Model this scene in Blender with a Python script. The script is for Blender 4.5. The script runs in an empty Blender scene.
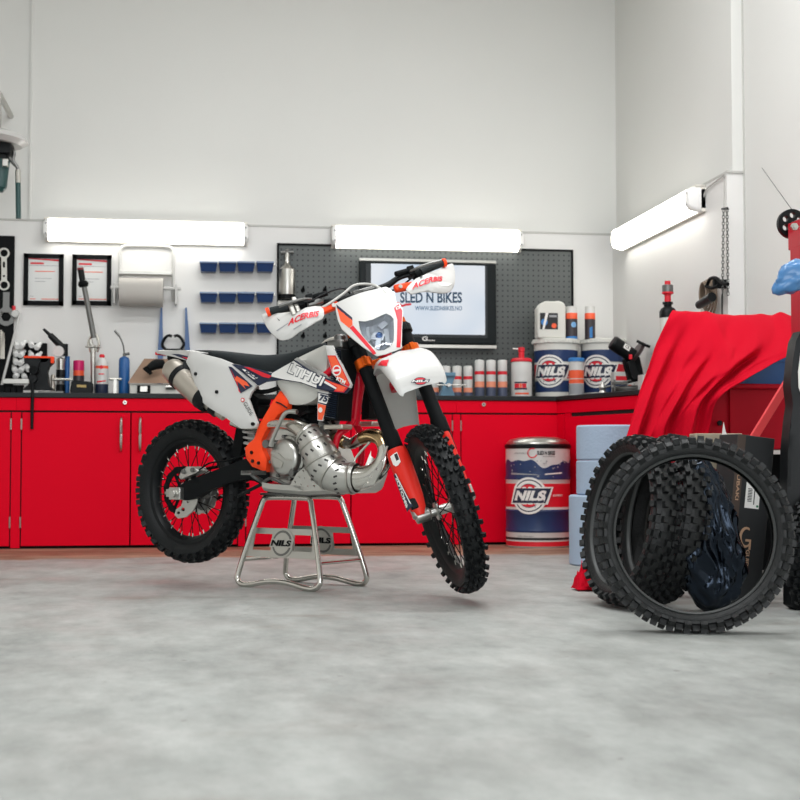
import bpy, bmesh, math, random
from math import sin, cos, pi, radians, atan2, sqrt
from mathutils import Vector as V3, Matrix
from mathutils.geometry import delaunay_2d_cdt

random.seed(4)
SC = bpy.context.scene
COL = SC.collection

# ------------------------------------------------------------------ camera
FPX = 1389.0
CAMP = V3((0, 0, .55))
PSI = radians(8.36); TH = math.atan2(63, 1389)
CF = V3((sin(PSI)*cos(TH), cos(PSI)*cos(TH), sin(TH)))
CR = V3((cos(PSI), -sin(PSI), 0)); CU = CR.cross(CF)
cd = bpy.data.cameras.new('camera'); cam = bpy.data.objects.new('camera', cd); COL.objects.link(cam)
cam.matrix_world = Matrix(((CR.x, CU.x, -CF.x, CAMP.x), (CR.y, CU.y, -CF.y, CAMP.y), (CR.z, CU.z, -CF.z, CAMP.z), (0, 0, 0, 1)))
cd.sensor_width = 36; cd.lens = 36*FPX/800
cd.clip_end = 60
cd.dof.use_dof = True; cd.dof.focus_distance = 5.85; cd.dof.aperture_fstop = 5.0
SC.camera = cam

# ------------------------------------------------------------------ world, exposure, lights
w = bpy.data.worlds.new('world'); SC.world = w; w.use_nodes = True
w.node_tree.nodes['Background'].inputs[0].default_value = (.93, .96, 1, 1)
w.node_tree.nodes['Background'].inputs[1].default_value = 0.55
SC.view_settings.view_transform = 'Standard'; SC.view_settings.look = 'None'
SC.view_settings.gamma = 1; SC.view_settings.use_curve_mapping = False
SC.view_settings.exposure = 0.0
SC.cycles.use_denoising = True
SC.cycles.max_bounces = 6; SC.cycles.sample_clamp_indirect = 6

def area(name, loc, rot, sx, sy, power, col=(.97, .985, 1)):
    l = bpy.data.lights.new(name, 'AREA'); l.shape = 'RECTANGLE'; l.size = sx; l.size_y = sy
    l.energy = power; l.color = col
    o = bpy.data.objects.new(name, l); COL.objects.link(o); o.location = loc; o.rotation_euler = rot
    o['kind'] = 'helper'
    return o
area('ceiling_tube_light', (-.6, 3.4, 4.3), (0, 0, 0), 3.0, .5, 110)
area('ceiling_tube_light', (1.3, 5.6, 4.3), (0, 0, 0), 3.0, .5, 98)
area('ceiling_tube_light', (.8, 7.4, 4.3), (0, 0, 0), 3.0, .5, 22)
area('front_fill_light', (1.1, -1.6, 1.7), (radians(80), 0, 0), 5.0, 2.8, 185, (.95, .98, 1))  # soft fill light added behind the camera; no doorway is built there

# ------------------------------------------------------------------ pixel -> point on a plane of the room
def ray(px, py): return CF + CR*((px-400)/FPX) + CU*((400-py)/FPX)
def onpl(px, py, P, n):
    d = ray(px, py); return CAMP + d*(((P-CAMP).dot(n))/d.dot(n))
def atY(px, py, Y): return onpl(px, py, V3((0, Y, 0)), V3((0, 1, 0)))
def atX(px, py, X): return onpl(px, py, V3((X, 0, 0)), V3((1, 0, 0)))
def atZ(px, py, Z): return onpl(px, py, V3((0, 0, Z)), V3((0, 0, 1)))

# ------------------------------------------------------------------ materials
def lin(c):
    c = c/255.0
    return c/12.92 if c <= .04045 else ((c+.055)/1.055)**2.4
MATS = {}
def mat(name, rgb, rough=.5, metal=0, bump=0, bscale=60, var=0, vscale=8, coat=0, emit=0, trans=0, spec=.5):
    if name in MATS: return MATS[name]
    m = bpy.data.materials.new(name); m.use_nodes = True
    nt = m.node_tree; b = nt.nodes['Principled BSDF']
    c = (lin(rgb[0]), lin(rgb[1]), lin(rgb[2]), 1)
    b.inputs['Base Color'].default_value = c
    b.inputs['Roughness'].default_value = rough; b.inputs['Metallic'].default_value = metal
    b.inputs['Specular IOR Level'].default_value = spec
    if coat: b.inputs['Coat Weight'].default_value = coat; b.inputs['Coat Roughness'].default_value = .08
    if trans: b.inputs['Transmission Weight'].default_value = trans
    if emit:
        b.inputs['Emission Color'].default_value = c; b.inputs['Emission Strength'].default_value = emit
    tc = nt.nodes.new('ShaderNodeTexCoord')
    if var:
        n = nt.nodes.new('ShaderNodeTexNoise'); n.inputs['Scale'].default_value = vscale; n.inputs['Detail'].default_value = 6
        nt.links.new(tc.outputs['Object'], n.inputs['Vector'])
        mx = nt.nodes.new('ShaderNodeMix'); mx.data_type = 'RGBA'
        mx.inputs[6].default_value = tuple(x*(1-var) for x in c[:3])+(1,)
        mx.inputs[7].default_value = tuple(min(1, x*(1+var)) for x in c[:3])+(1,)
        nt.links.new(n.outputs['Fac'], mx.inputs[0]); nt.links.new(mx.outputs[2], b.inputs['Base Color'])
    if bump:
        n = nt.nodes.new('ShaderNodeTexNoise'); n.inputs['Scale'].default_value = bscale; n.inputs['Detail'].default_value = 4
        nt.links.new(tc.outputs['Object'], n.inputs['Vector'])
        bp_ = nt.nodes.new('ShaderNodeBump'); bp_.inputs['Strength'].default_value = bump; bp_.inputs['Distance'].default_value = .01
        nt.links.new(n.outputs['Fac'], bp_.inputs['Height']); nt.links.new(bp_.outputs['Normal'], b.inputs['Normal'])
    MATS[name] = m
    return m

M_WALL = mat('painted_wall', (222, 222, 218), .6, var=.03, vscale=1.5)
M_WALL2 = mat('painted_wall_lower', (229, 228, 225), .5, var=.03, vscale=2)
M_CEIL = mat('ceiling_paint', (215, 214, 208), .8)
M_RED = mat('red_lacquer', (226, 0, 36), .5, var=.03, vscale=2, spec=.07)
M_REDD = mat('red_steel', (176, 0, 30), .4, var=.05, vscale=3, spec=.15)
M_BLACKTOP = mat('black_worktop', (26, 31, 33), .45, spec=.3)
M_DARK = mat('dark_gap', (14, 14, 16), .8)
M_BLK = mat('black_plastic', (11, 14, 16), .42, spec=.22)
M_BLKM = mat('black_matte', (9, 12, 14), .65, spec=.15)
M_SEAT = mat('seat_cover', (34, 39, 41), .75, spec=.3, bump=.15, bscale=300)
M_RUB = mat('tyre_rubber', (13, 16, 18), .55, spec=.3, bump=.2, bscale=150, var=.2, vscale=20)
M_RUBC = mat('tyre_rubber_dusty', (20, 22, 23), .5, spec=.4, bump=.25, bscale=90, var=.3, vscale=12)
M_CHR = mat('chrome', (215, 212, 205), .14, 1)
M_STEEL = mat('brushed_steel', (190, 188, 182), .3, 1, bump=.03, bscale=200)
M_ALU = mat('cast_aluminium', (196, 195, 190), .30, .95, bump=.06, bscale=120)
M_ALUD = mat('dark_aluminium', (120, 120, 118), .4, .9)
M_MUF = mat('anodised_muffler', (190, 183, 172), .35, .85)
M_BURN = mat('heat_tinted_steel', (176, 150, 112), .2, 1, var=.35, vscale=25)
M_WHT = mat('white_plastic', (204, 203, 200), .33, coat=.2)
M_WHT2 = mat('white_frosted_plastic', (212, 211, 204), .45)
M_GREYW = mat('grey_white_plastic', (190, 189, 184), .4)
M_ORG = mat('orange_plastic', (250, 72, 26), .45, spec=.25)
M_ORGA = mat('orange_anodised', (226, 96, 22), .28, .7)
M_REDO = mat('red_orange_plastic', (228, 44, 32), .4, spec=.3)
M_FRED = mat('red_frame_paint', (210, 4, 38), .35, coat=.2, spec=.3)
M_NAVY = mat('navy_ink', (26, 36, 62), .45)
M_NAVY2 = mat('navy_label', (28, 52, 96), .4, var=.25, vscale=14)
M_INKR = mat('red_ink', (216, 24, 44), .45)
M_INKO = mat('orange_ink', (240, 92, 52), .45)
M_INKW = mat('white_ink', (232, 230, 226), .45)
M_INKG = mat('grey_ink', (150, 152, 156), .5)
M_INKK = mat('black_ink', (24, 26, 30), .5)
M_INKB = mat('blue_ink', (46, 122, 190), .45)
M_BIN = mat('blue_bin_plastic', (16, 50, 98), .3)
M_BLUE = mat('blue_paint', (22, 86, 148), .35)
M_BLUEG = mat('grey_blue_paint', (92, 132, 156), .45)
M_CLOTH = mat('red_cloth', (192, 0, 32), .9, spec=.15, bump=.2, bscale=260)
M_PAPER = mat('blue_paper', (166, 184, 205), .9, bump=.3, bscale=70)
M_PAPW = mat('white_paper', (236, 236, 234), .8)
M_BAG = mat('black_bag_film', (3, 4, 7), .13)
M_BAG.node_tree.nodes['Principled BSDF'].inputs['Specular Tint'].default_value = (.55, .72, 1, 1)
M_BCAP = mat('blue_film', (72, 124, 176), .28, coat=.3)
M_CARD = mat('cardboard', (160, 150, 130), .85)
M_CARDB = mat('black_carton', (24, 26, 28), .6)
M_BRWN = mat('brown_board', (146, 118, 98), .7, var=.15, vscale=12)
M_MAG = mat('magenta_plastic', (206, 20, 98), .35)
M_CREAM = mat('cream_enamel', (226, 222, 212), .35)
M_GLASS = mat('lamp_lens', (246, 249, 252), .02, .0, trans=1)
M_REFL = mat('reflector', (232, 236, 242), .2, .3)
M_GREEN = mat('dark_green_paint', (38, 74, 72), .4)
M_LAMP = mat('lamp_diffuser', (255, 253, 246), .4, emit=7.0)
M_ORB = mat('copper_cable', (122, 104, 86), .5)

# ------------------------------------------------------------------ object helpers
def rootloc(o):
    while o.parent: o = o.parent
    return o.location
def link(name, bm, m, parent=None, origin=None, bevel=0, sharp=32, smooth=True, seg=2, kind=None):
    bmesh.ops.remove_doubles(bm, verts=bm.verts, dist=1e-6)
    bmesh.ops.recalc_face_normals(bm, faces=bm.faces)
    if smooth:
        lim = radians(sharp)
        for f in bm.faces: f.smooth = True
        for e in bm.edges:
            e.smooth = not (len(e.link_faces) != 2 or e.calc_face_angle(0) > lim)
    L = rootloc(parent) if parent else origin
    if L is None:
        xs = [v.co for v in bm.verts]
        L = V3(((min(v.x for v in xs)+max(v.x for v in xs))/2, (min(v.y for v in xs)+max(v.y for v in xs))/2, min(v.z for v in xs)))
    for v in bm.verts: v.co -= L
    me = bpy.data.meshes.new(name); bm.to_mesh(me); bm.free()
    ms = m if isinstance(m, (list, tuple)) else [m]
    for q in ms: me.materials.append(q)
    o = bpy.data.objects.new(name, me); COL.objects.link(o)
    if parent: o.parent = parent
    else: o.location = L
    if bevel:
        md = o.modifiers.new('bevel', 'BEVEL'); md.width = bevel; md.segments = seg; md.limit_method = 'ANGLE'; md.angle_limit = radians(35)
        md.use_clamp_overlap = True
    if kind: o['kind'] = kind
    return o
def thing(name, label, cat, loc, group=None):
    o = bpy.data.objects.new(name, None); COL.objects.link(o); o.location = V3(loc); o.empty_display_size = .05
    o['label'] = label; o['category'] = cat
    if group: o['group'] = group
    return o
def tag(o, label, cat, group=None):
    o['label'] = label; o['category'] = cat
    if group: o['group'] = group
    return o
def sub(name, parent):
    o = bpy.data.objects.new(name, None); COL.objects.link(o); o.parent = parent; o.empty_display_size = .03
    return o
def dup(root, loc, rz=0, label=None, group=None):
    def cp(o, par):
        c = o.copy(); COL.objects.link(c)
        if par: c.parent = par
        for ch in list(o.children): cp(ch, c)
        return c
    r = cp(root, None); r.location = V3(loc); r.rotation_euler = (0, 0, rz)
    if label: r['label'] = label
    if group: r['group'] = group
    return r

def B(): return bmesh.new()
def face(bm, vs, mi=0):
    try:
        f = bm.faces.new(vs); f.material_index = mi; return f
    except ValueError: return None
def frame(d):
    d = d.normalized(); a = V3((0, 0, 1)) if abs(d.z) < .9 else V3((1, 0, 0))
    u = d.cross(a).normalized(); return u, u.cross(d).normalized(), d
def box(bm, c, s, R=None, mi=0, taper=1):
    c = V3(c); vs = []
    for z in (-.5, .5):
        k = taper if z > 0 else 1
        for x, y in ((-.5, -.5), (.5, -.5), (.5, .5), (-.5, .5)):
            p = V3((x*s[0]*k, y*s[1]*k, z*s[2]))
            if R: p = R @ p
            vs.append(bm.verts.new(c+p))
    for q in ((3, 2, 1, 0), (4, 5, 6, 7), (0, 1, 5, 4), (1, 2, 6, 5), (2, 3, 7, 6), (3, 0, 4, 7)): face(bm, [vs[i] for i in q], mi)
def axes(x, y, z): return Matrix(((x.x, y.x, z.x), (x.y, y.y, z.y), (x.z, y.z, z.z)))
def cyl(bm, a, b, r, r2=None, n=16, mi=0, cap=True):
    a, b = V3(a), V3(b); r2 = r if r2 is None else r2
    u, v, d = frame(b-a)
    A = [bm.verts.new(a+(u*cos(2*pi*i/n)+v*sin(2*pi*i/n))*r) for i in range(n)]
    C = [bm.verts.new(b+(u*cos(2*pi*i/n)+v*sin(2*pi*i/n))*r2) for i in range(n)]
    for i in range(n): face(bm, (A[i], A[(i+1) % n], C[(i+1) % n], C[i]), mi)
    if cap: face(bm, A[::-1], mi); face(bm, C, mi)
def cat(pts, k=6, closed=False):
    """Catmull-Rom through tuples of any length"""
    out = []; n = len(pts)
    rng = range(n) if closed else range(n-1)
    for i in rng:
        g = (lambda j: pts[j % n]) if closed else (lambda j: pts[max(0, min(n-1, j))])
        p0, p1, p2, p3 = g(i-1), g(i), g(i+1), g(i+2)
        for s in range(k):
            t = s/k
            out.append(tuple(.5*(2*b+(c-a)*t+(2*a-5*b+4*c-d)*t*t+(-a+3*b-3*c+d)*t**3) for a, b, c, d in zip(p0, p1, p2, p3)))
    if not closed: out.append(tuple(pts[-1]))
    return out
def tube(bm, pts, r=None, n=12, mi=0, closed=False, k=6, sm=True, cap=True, sq=None):
    """pts: (x,y,z[,r]); radius r overrides"""
    P = [tuple(p)+((r,) if r is not None else ()) if len(p) == 3 else tuple(p) for p in pts]
    if sm: P = cat(P, k, closed)
    m = len(P); rings = []; up = None
    for i in range(m):
        a = V3(P[(i-1) % m][:3] if (closed or i) else P[0][:3]); b = V3(P[(i+1) % m][:3] if (closed or i < m-1) else P[-1][:3])
        d = (b-a).normalized()
        if up is None: u = frame(d)[0]
        else: u = (up-d*up.dot(d)).normalized()
        up = u; v = d.cross(u); c = V3(P[i][:3]); rr = P[i][3]
        rings.append([bm.verts.new(c+(u*cos(2*pi*j/n)+v*sin(2*pi*j/n))*rr) for j in range(n)])
    for i in range(m if closed else m-1):
        A, C = rings[i], rings[(i+1) % m]
        for j in range(n): face(bm, (A[j], A[(j+1) % n], C[(j+1) % n], C[j]), mi)
    if not closed and cap: face(bm, rings[0][::-1], mi); face(bm, rings[-1], mi)
def lathe(bm, prof, o=(0, 0, 0), ax=(0, 0, 1), n=32, mi=0, closed=False, mis=None, a0=0, a1=2*pi):
    """prof: (radius, height); material by segment in mis"""
    o = V3(o); u, v, d = frame(V3(ax)); full = abs(a1-a0-2*pi) < 1e-6
    rings = []
    for r, h in prof:
        if r < 1e-6: rings.append([bm.verts.new(o+d*h)]*n)
        else: rings.append([bm.verts.new(o+d*h+(u*cos(a0+(a1-a0)*j/n)+v*sin(a0+(a1-a0)*j/n))*r) for j in range(n)])
    m = len(prof)
    for i in range(m if closed else m-1):
        A, C = rings[i], rings[(i+1) % m]; k = mis[i] if mis else mi
        for j in range(n if full else n-1):
            q = []
            for t in (A[j], A[(j+1) % n], C[(j+1) % n], C[j]):
                if t not in q: q.append(t)
            if len(q) > 2: face(bm, q, k)
def prism(bm, pts, d, mi=0):
    d = V3(d); A = [bm.verts.new(V3(p)) for p in pts]; C = [bm.verts.new(V3(p)+d) for p in pts]; n = len(A)
    face(bm, A[::-1], mi); face(bm, C, mi)
    for i in range(n): face(bm, (A[i], A[(i+1) % n], C[(i+1) % n], C[i]), mi)

# ------------------------------------------------------------------ surfaces: panels, printed marks and lettering that follow them
class Surf:
    def __init__(s, O, e1, e2, n, fn=None):
        s.O, s.e1, s.e2, s.n = V3(O), V3(e1), V3(e2), V3(n); s.fn = fn or (lambda a, b: 0)
    def pt(s, a, b, off=0): return s.O+s.e1*a+s.e2*b+s.n*(s.fn(a, b)+off)
    def ab(s, px, py):
        d = 0; a = b = 0
        for _ in range(8):
            p = onpl(px, py, s.O+s.n*d, s.n)-s.O; a, b = p.dot(s.e1), p.dot(s.e2); d = .5*d+.5*s.fn(a, b) if _ else s.fn(a, b)
        return (a, b)
class Cyl(Surf):
    """a = arc length, b = height along axis; a=0 faces azimuth az"""
    def __init__(s, c, r, az, taper=0):
        s.c, s.r, s.az, s.t = V3(c), r, az, taper
    def pt(s, a, b, off=0):
        r = s.r+s.t*b; t = s.az+a/s.r; return s.c+V3((cos(t)*(r+off), sin(t)*(r+off), b))
def inside(p, poly):
    x, y = p; c = False; n = len(poly)
    for i in range(n):
        x1, y1 = poly[i]; x2, y2 = poly[(i+1) % n]
        if (y1 > y) != (y2 > y) and x < (x2-x1)*(y-y1)/(y2-y1)+x1: c = not c
    return c
def dens(poly, step):
    out = []
    for i, p in enumerate(poly):
        q = poly[(i+1) % len(poly)]; k = max(1, int(math.dist(p, q)/step+.5))
        out += [(p[0]+(q[0]-p[0])*t/k, p[1]+(q[1]-p[1])*t/k) for t in range(k)]
    return out
def fillpoly(bm, surf, poly, off=0, thick=.002, step=None, mi=0, dome=0, drad=.02, holes=()):
    xs = [p[0] for p in poly]; ys = [p[1] for p in poly]
    size = max(max(xs)-min(xs), max(ys)-min(ys)); step = step or size/14
    bd = dens(poly, step); pts = [V3((p[0], p[1])).to_2d() if False else V3((p[0], p[1], 0)).xy for p in bd]; nb = len(bd)
    loops = [list(range(nb))]
    for h in holes:
        hd = dens(h, step); s0 = len(pts); pts += [V3((p[0], p[1], 0)).xy for p in hd]; loops.append(list(range(s0, s0+len(hd))))
    edges = [(l[i], l[(i+1) % len(l)]) for l in loops for i in range(len(l))]
    x = min(xs)+step/2
    while x < max(xs):
        y = min(ys)+step/2
        while y < max(ys):
            if inside((x, y), poly): pts.append(V3((x, y, 0)).xy)
            y += step
        x += step
    r = delaunay_2d_cdt(pts, edges, [], 0, 1e-7)
    vs, es, fs = r[0], r[1], r[2]
    keep = []
    for f in fs:
        cx = sum(vs[i][0] for i in f)/len(f); cy = sum(vs[i][1] for i in f)/len(f)
        if inside((cx, cy), poly) and not any(inside((cx, cy), h) for h in holes): keep.append(list(f))
    def dd(p):
        if not dome: return 0
        best = 9
        for i in range(nb):
            a = bd[i]; best = min(best, math.dist(a, p))
        return dome*(1-math.exp(-(best/drad)**1.3))
    up = [bm.verts.new(surf.pt(v[0], v[1], off+dd((v[0], v[1])))) for v in vs]
    dn = [bm.verts.new(surf.pt(v[0], v[1], off-thick)) for v in vs]
    cnt = {}
    for f in keep:
        face(bm, [up[i] for i in f], mi); face(bm, [dn[i] for i in reversed(f)], mi)
        for i in range(len(f)):
            a, b = f[i], f[(i+1) % len(f)]
            k = (min(a, b), max(a, b)); cnt.setdefault(k, []).append((a, b))
    for k, l in cnt.items():
        if len(l) == 1:
            a, b = l[0]; face(bm, (up[b], up[a], dn[a], dn[b]), mi)
    for v in up+dn:
        if not v.link_faces: bm.verts.remove(v)
def panel(name, surf, poly, m, parent, off=0, thick=.004, px=True, smooth_k=0, **kw):
    if px: poly = [surf.ab(*p) for p in poly]
    if smooth_k: poly = cat(poly, smooth_k, True)
    holes = kw.pop('holes', ())
    if px: holes = [[surf.ab(*p) for p in h] for h in holes]
    bv = kw.pop('bevel', 0)
    bm = B(); fillpoly(bm, surf, poly, off, thick, holes=holes, **kw)
    return link(name, bm, m, parent, bevel=bv)
def circ(cx, cy, r, n=28, ry=None): return [(cx+cos(2*pi*i/n)*r, cy+sin(2*pi*i/n)*(ry or r)) for i in range(n)]
_TX = {}
def glyphs(s, bold=.0):
    k = (s, bold)
    if k in _TX: return _TX[k]
    cu = bpy.data.curves.new('t', 'FONT'); cu.body = s; cu.size = 1; cu.offset = bold; cu.resolution_u = 3
    o = bpy.data.objects.new('t', cu); COL.objects.link(o); bpy.context.view_layer.update()
    me = bpy.data.meshes.new_from_object(o)
    vs = [(v.co.x, v.co.y) for v in me.vertices]; fs = [tuple(p.vertices) for p in me.polygons]
    bpy.data.objects.remove(o); bpy.data.curves.remove(cu); bpy.data.meshes.remove(me)
    x0 = min(v[0] for v in vs); x1 = max(v[0] for v in vs); y0 = min(v[1] for v in vs); y1 = max(v[1] for v in vs)
    vs = [((x-x0)/(x1-x0), (y-y0)/(y1-y0)) for x, y in vs]
    _TX[k] = (vs, fs); return _TX[k]
def text(name, surf, s, A, Bp, H, m, parent, px=True, off=.002, bold=.03, bm0=None, mi=0, cuts=1):
    """lettering from A to Bp along its foot, H = top of its first letter's left edge"""
    if px: A, Bp, H = surf.ab(*A), surf.ab(*Bp), surf.ab(*H)
    vs, fs = glyphs(s, bold)
    bm = bm0 or B(); tmp = bmesh.new()
    L = [tmp.verts.new((x, y, 0)) for x, y in vs]
    for f in fs:
        try: tmp.faces.new([L[i] for i in f])
        except ValueError: pass
    if cuts: bmesh.ops.subdivide_edges(tmp, edges=[e for e in tmp.edges if e.calc_length() > .03], cuts=cuts, use_grid_fill=False)
    bmesh.ops.triangulate(tmp, faces=tmp.faces)
    mp = {}
    for v in tmp.verts:
        x, y = v.co.x, v.co.y
        a = A[0]+(Bp[0]-A[0])*x+(H[0]-A[0])*y; b = A[1]+(Bp[1]-A[1])*x+(H[1]-A[1])*y
        mp[v] = bm.verts.new(surf.pt(a, b, off))
    for f in tmp.faces: face(bm, [mp[v] for v in f.verts], mi)
    tmp.free()
    if bm0: return None
    me_smooth = link(name, bm, m, parent, smooth=False)
    return me_smooth
def roundel(surf, cx, cy, r, parent, off=.0015, name='logo', sx=1.0, word='NILS', white=True):
    """navy-ringed red disc with a slanted word, printed on a surface; sizes in surface units"""
    bm = B()
    if white: fillpoly(bm, surf, circ(cx, cy, r*1.14, 32), off, .0004, r*.4, 0)
    fillpoly(bm, surf, circ(cx, cy, r, 32), off+.0005, .0004, r*.4, 1)
    fillpoly(bm, surf, circ(cx, cy, r*.93, 32), off+.001, .0004, r*.4, 0)
    fillpoly(bm, surf, circ(cx, cy, r*.74, 32), off+.0015, .0004, r*.4, 1)
    fillpoly(bm, surf, circ(cx, cy, r*.70, 32), off+.002, .0004, r*.4, 2)
    h = r*.42; wd = r*1.02
    def bar(g, o, mi):
        fillpoly(bm, surf, [(cx-wd-g-.1*r, cy-h/1-g*.6), (cx+wd+g-.05*r, cy-h-g*.6), (cx+wd+g+.32*r, cy+h+g*.6), (cx-wd-g+.22*r, cy+h+g*.6)], o, .0004, r*.35, mi)
    if white: bar(r*.2, off+.0024, 0)
    bar(r*.06, off+.0029, 1)
    text('', surf, word, (cx-wd*.98, cy-h*.72), (cx+wd*.9, cy-h*.72), (cx-wd*.98+.22*r, cy+h*.76), None, None, px=False, off=off+.0035, bold=.05, bm0=bm, mi=0)
    return link(name, bm, [M_INKW, M_NAVY, M_INKR], parent, smooth=False)

# ================================================================== THE ROOM
YW, XW, ZS = 9.79, 3.015, 2.225       # back wall, right wall, height of the panel seam
YC = 9.19                             # cabinet fronts
ZT = 1.003                            # worktop
XL, YF, ZC = -4.2, -2.2, 4.5
def struct(name, bm, m, **k): return link(name, bm, m, smooth=False, kind='structure', **k)
def floor_mat():
    m = bpy.data.materials.new('concrete_floor'); m.use_nodes = True; nt = m.node_tree; N = nt.nodes; L = nt.links
    b = N['Principled BSDF']; tc = N.new('ShaderNodeTexCoord')
    def noise(s, d=6, rough=.6, sc=(1, 1, 1)):
        mp = N.new('ShaderNodeMapping'); mp.inputs['Scale'].default_value = sc; L.new(tc.outputs['Object'], mp.inputs['Vector'])
        n = N.new('ShaderNodeTexNoise'); n.inputs['Scale'].default_value = s; n.inputs['Detail'].default_value = d; n.inputs['Roughness'].default_value = rough
        L.new(mp.outputs['Vector'], n.inputs['Vector']); return n
    def ramp(src, p0, p1, c0=(0, 0, 0, 1), c1=(1, 1, 1, 1)):
        r = N.new('ShaderNodeValToRGB'); r.color_ramp.elements[0].position = p0; r.color_ramp.elements[1].position = p1
        r.color_ramp.elements[0].color = c0; r.color_ramp.elements[1].color = c1; L.new(src, r.inputs[0]); return r
    def mix(fac, a, c2, mode='MIX'):
        x = N.new('ShaderNodeMix'); x.data_type = 'RGBA'; x.blend_type = mode
        if isinstance(fac, float): x.inputs[0].default_value = fac
        else: L.new(fac, x.inputs[0])
        for k, v in ((6, a), (7, c2)):
            if isinstance(v, tuple): x.inputs[k].default_value = v
            else: L.new(v, x.inputs[k])
        return x.outputs[2]
    g = lambda r, gg, bb: (lin(r), lin(gg), lin(bb), 1)
    base = ramp(noise(.9, 8, .65, (1, .6, 1)).outputs['Fac'], .32, .68, g(126, 129, 126), g(176, 179, 175)).outputs[0]
    fine = ramp(noise(7, 8, .7, (1, .5, 1)).outputs['Fac'], .35, .7, g(116, 118, 114), g(188, 190, 187)).outputs[0]
    c = mix(.45, base, fine)
    # worn brown strip at the foot of the cabinets: a stain with its own edge
    sp = N.new('ShaderNodeSeparateXYZ'); L.new(tc.outputs['Object'], sp.inputs[0])
    wob = noise(2.2, 4); ad = N.new('ShaderNodeMath'); ad.operation = 'MULTIPLY_ADD'; L.new(wob.outputs['Fac'], ad.inputs[0]); ad.inputs[1].default_value = .7; L.new(sp.outputs['Y'], ad.inputs[2])
    st = ramp(ad.outputs[0], .0, 1.0); st.color_ramp.elements[0].position = 0
    mr = N.new('ShaderNodeMapRange'); L.new(ad.outputs[0], mr.inputs[0]); mr.inputs[1].default_value = 8.12+.35; mr.inputs[2].default_value = 8.26+.35
    brown = ramp(noise(5, 6, .6, (.5, 2, 1)).outputs['Fac'], .35, .65, g(112, 82, 64), g(168, 140, 118)).outputs[0]
    c = mix(mr.outputs[0], c, brown)
    # scattered stains and scuffs
    s2 = ramp(noise(1.7, 5, .55, (.8, 1.6, 1)).outputs['Fac'], .60, .72); mm = N.new('ShaderNodeMath'); mm.operation = 'MULTIPLY'; L.new(s2.outputs[0], mm.inputs[0]); mm.inputs[1].default_value = .42
    c = mix(mm.outputs[0], c, g(120, 106, 94))
    s3 = ramp(noise(26, 3, .5).outputs['Fac'], .72, .76); m3 = N.new('ShaderNodeMath'); m3.operation = 'MULTIPLY'; L.new(s3.outputs[0], m3.inputs[0]); m3.inputs[1].default_value = .45
    c = mix(m3.outputs[0], c, g(90, 76, 68))
    L.new(c, b.inputs['Base Color'])
    rr = ramp(noise(3, 5).outputs['Fac'], .3, .7, (.42,)*3+(1,), (.7,)*3+(1,)); L.new(rr.outputs[0], b.inputs['Roughness'])
    bu = N.new('ShaderNodeBump'); bu.inputs['Strength'].default_value = .12; bu.inputs['Distance'].default_value = .01
    L.new(noise(30, 6).outputs['Fac'], bu.inputs['Height']); L.new(bu.outputs[0], b.inputs['Normal'])
    return m
FLO = V3((0, 0, -.1))
bm = B(); box(bm, ((XL+4.6)/2, (YF+YW+.2)/2, -.05), (4.6-XL, YW+.2-YF, .1)); struct('floor', bm, floor_mat(), origin=FLO)
bm = B(); box(bm, ((XL+4.6)/2, (YF+YW+.2)/2, ZC+.05), (4.6-XL, YW+.2-YF, .1)); struct('ceiling', bm, M_CEIL)
bm = B(); box(bm, ((XL+XW+.2)/2, YW+.06, ZS/2), (XW+.2-XL, .12, ZS)); wb = struct('wall_back', bm, M_WALL2)
bm = B(); box(bm, ((XL+XW+.3)/2, YW+.075, (ZS+ZC)/2), (XW+.3-XL, .12, ZC-ZS)); struct('wall_back_upper', bm, M_WALL)
bm = B(); box(bm, ((XL+XW)/2, YW+.008, ZS), (XW-XL, .03, .012)); struct('trim_1', bm, M_GREYW)
XU = XW+.035; YP = 7.575
bm = B(); box(bm, (XW+.25, (YP+YW+.1)/2, ZS/2), (.5, YW+.1-YP, ZS)); struct('wall_right', bm, M_WALL2)
bm = B(); box(bm, (XU+.25, (YP+YW+.1)/2, (ZS+ZC)/2), (.5, YW+.1-YP, ZC-ZS)); struct('wall_right_upper', bm, M_WALL)
bm = B(); box(bm, (XW+.02, (YP+YW)/2, ZS), (.045, YW-YP, .012)); box(bm, (XW+.07, YP-.004, ZS), (.15, .012, .012)); struct('trim_2', bm, M_GREYW)
XN = 3.112
bm = B(); box(bm, (XN+.25, (YF+YP)/2, ZC/2), (.5, YP-YF, ZC)); struct('wall_right_near', bm, M_WALL)
bm = B(); box(bm, (XN+.001, YP-.03, ZC/2), (.012, .012, ZC)); struct('trim_3', bm, M_GREYW)
bm = B(); box(bm, (XL-.1, (YF+YW)/2, ZC/2), (.2, YW-YF, ZC)); struct('wall_left', bm, M_WALL)
# raised seam on the upper back wall, left
p = atY(30, 190, YW); bm = B(); box(bm, (p.x, YW+.006, (ZS+ZC)/2), (.012, .018, ZC-ZS)); struct('trim_4', bm, M_WALL)

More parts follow.
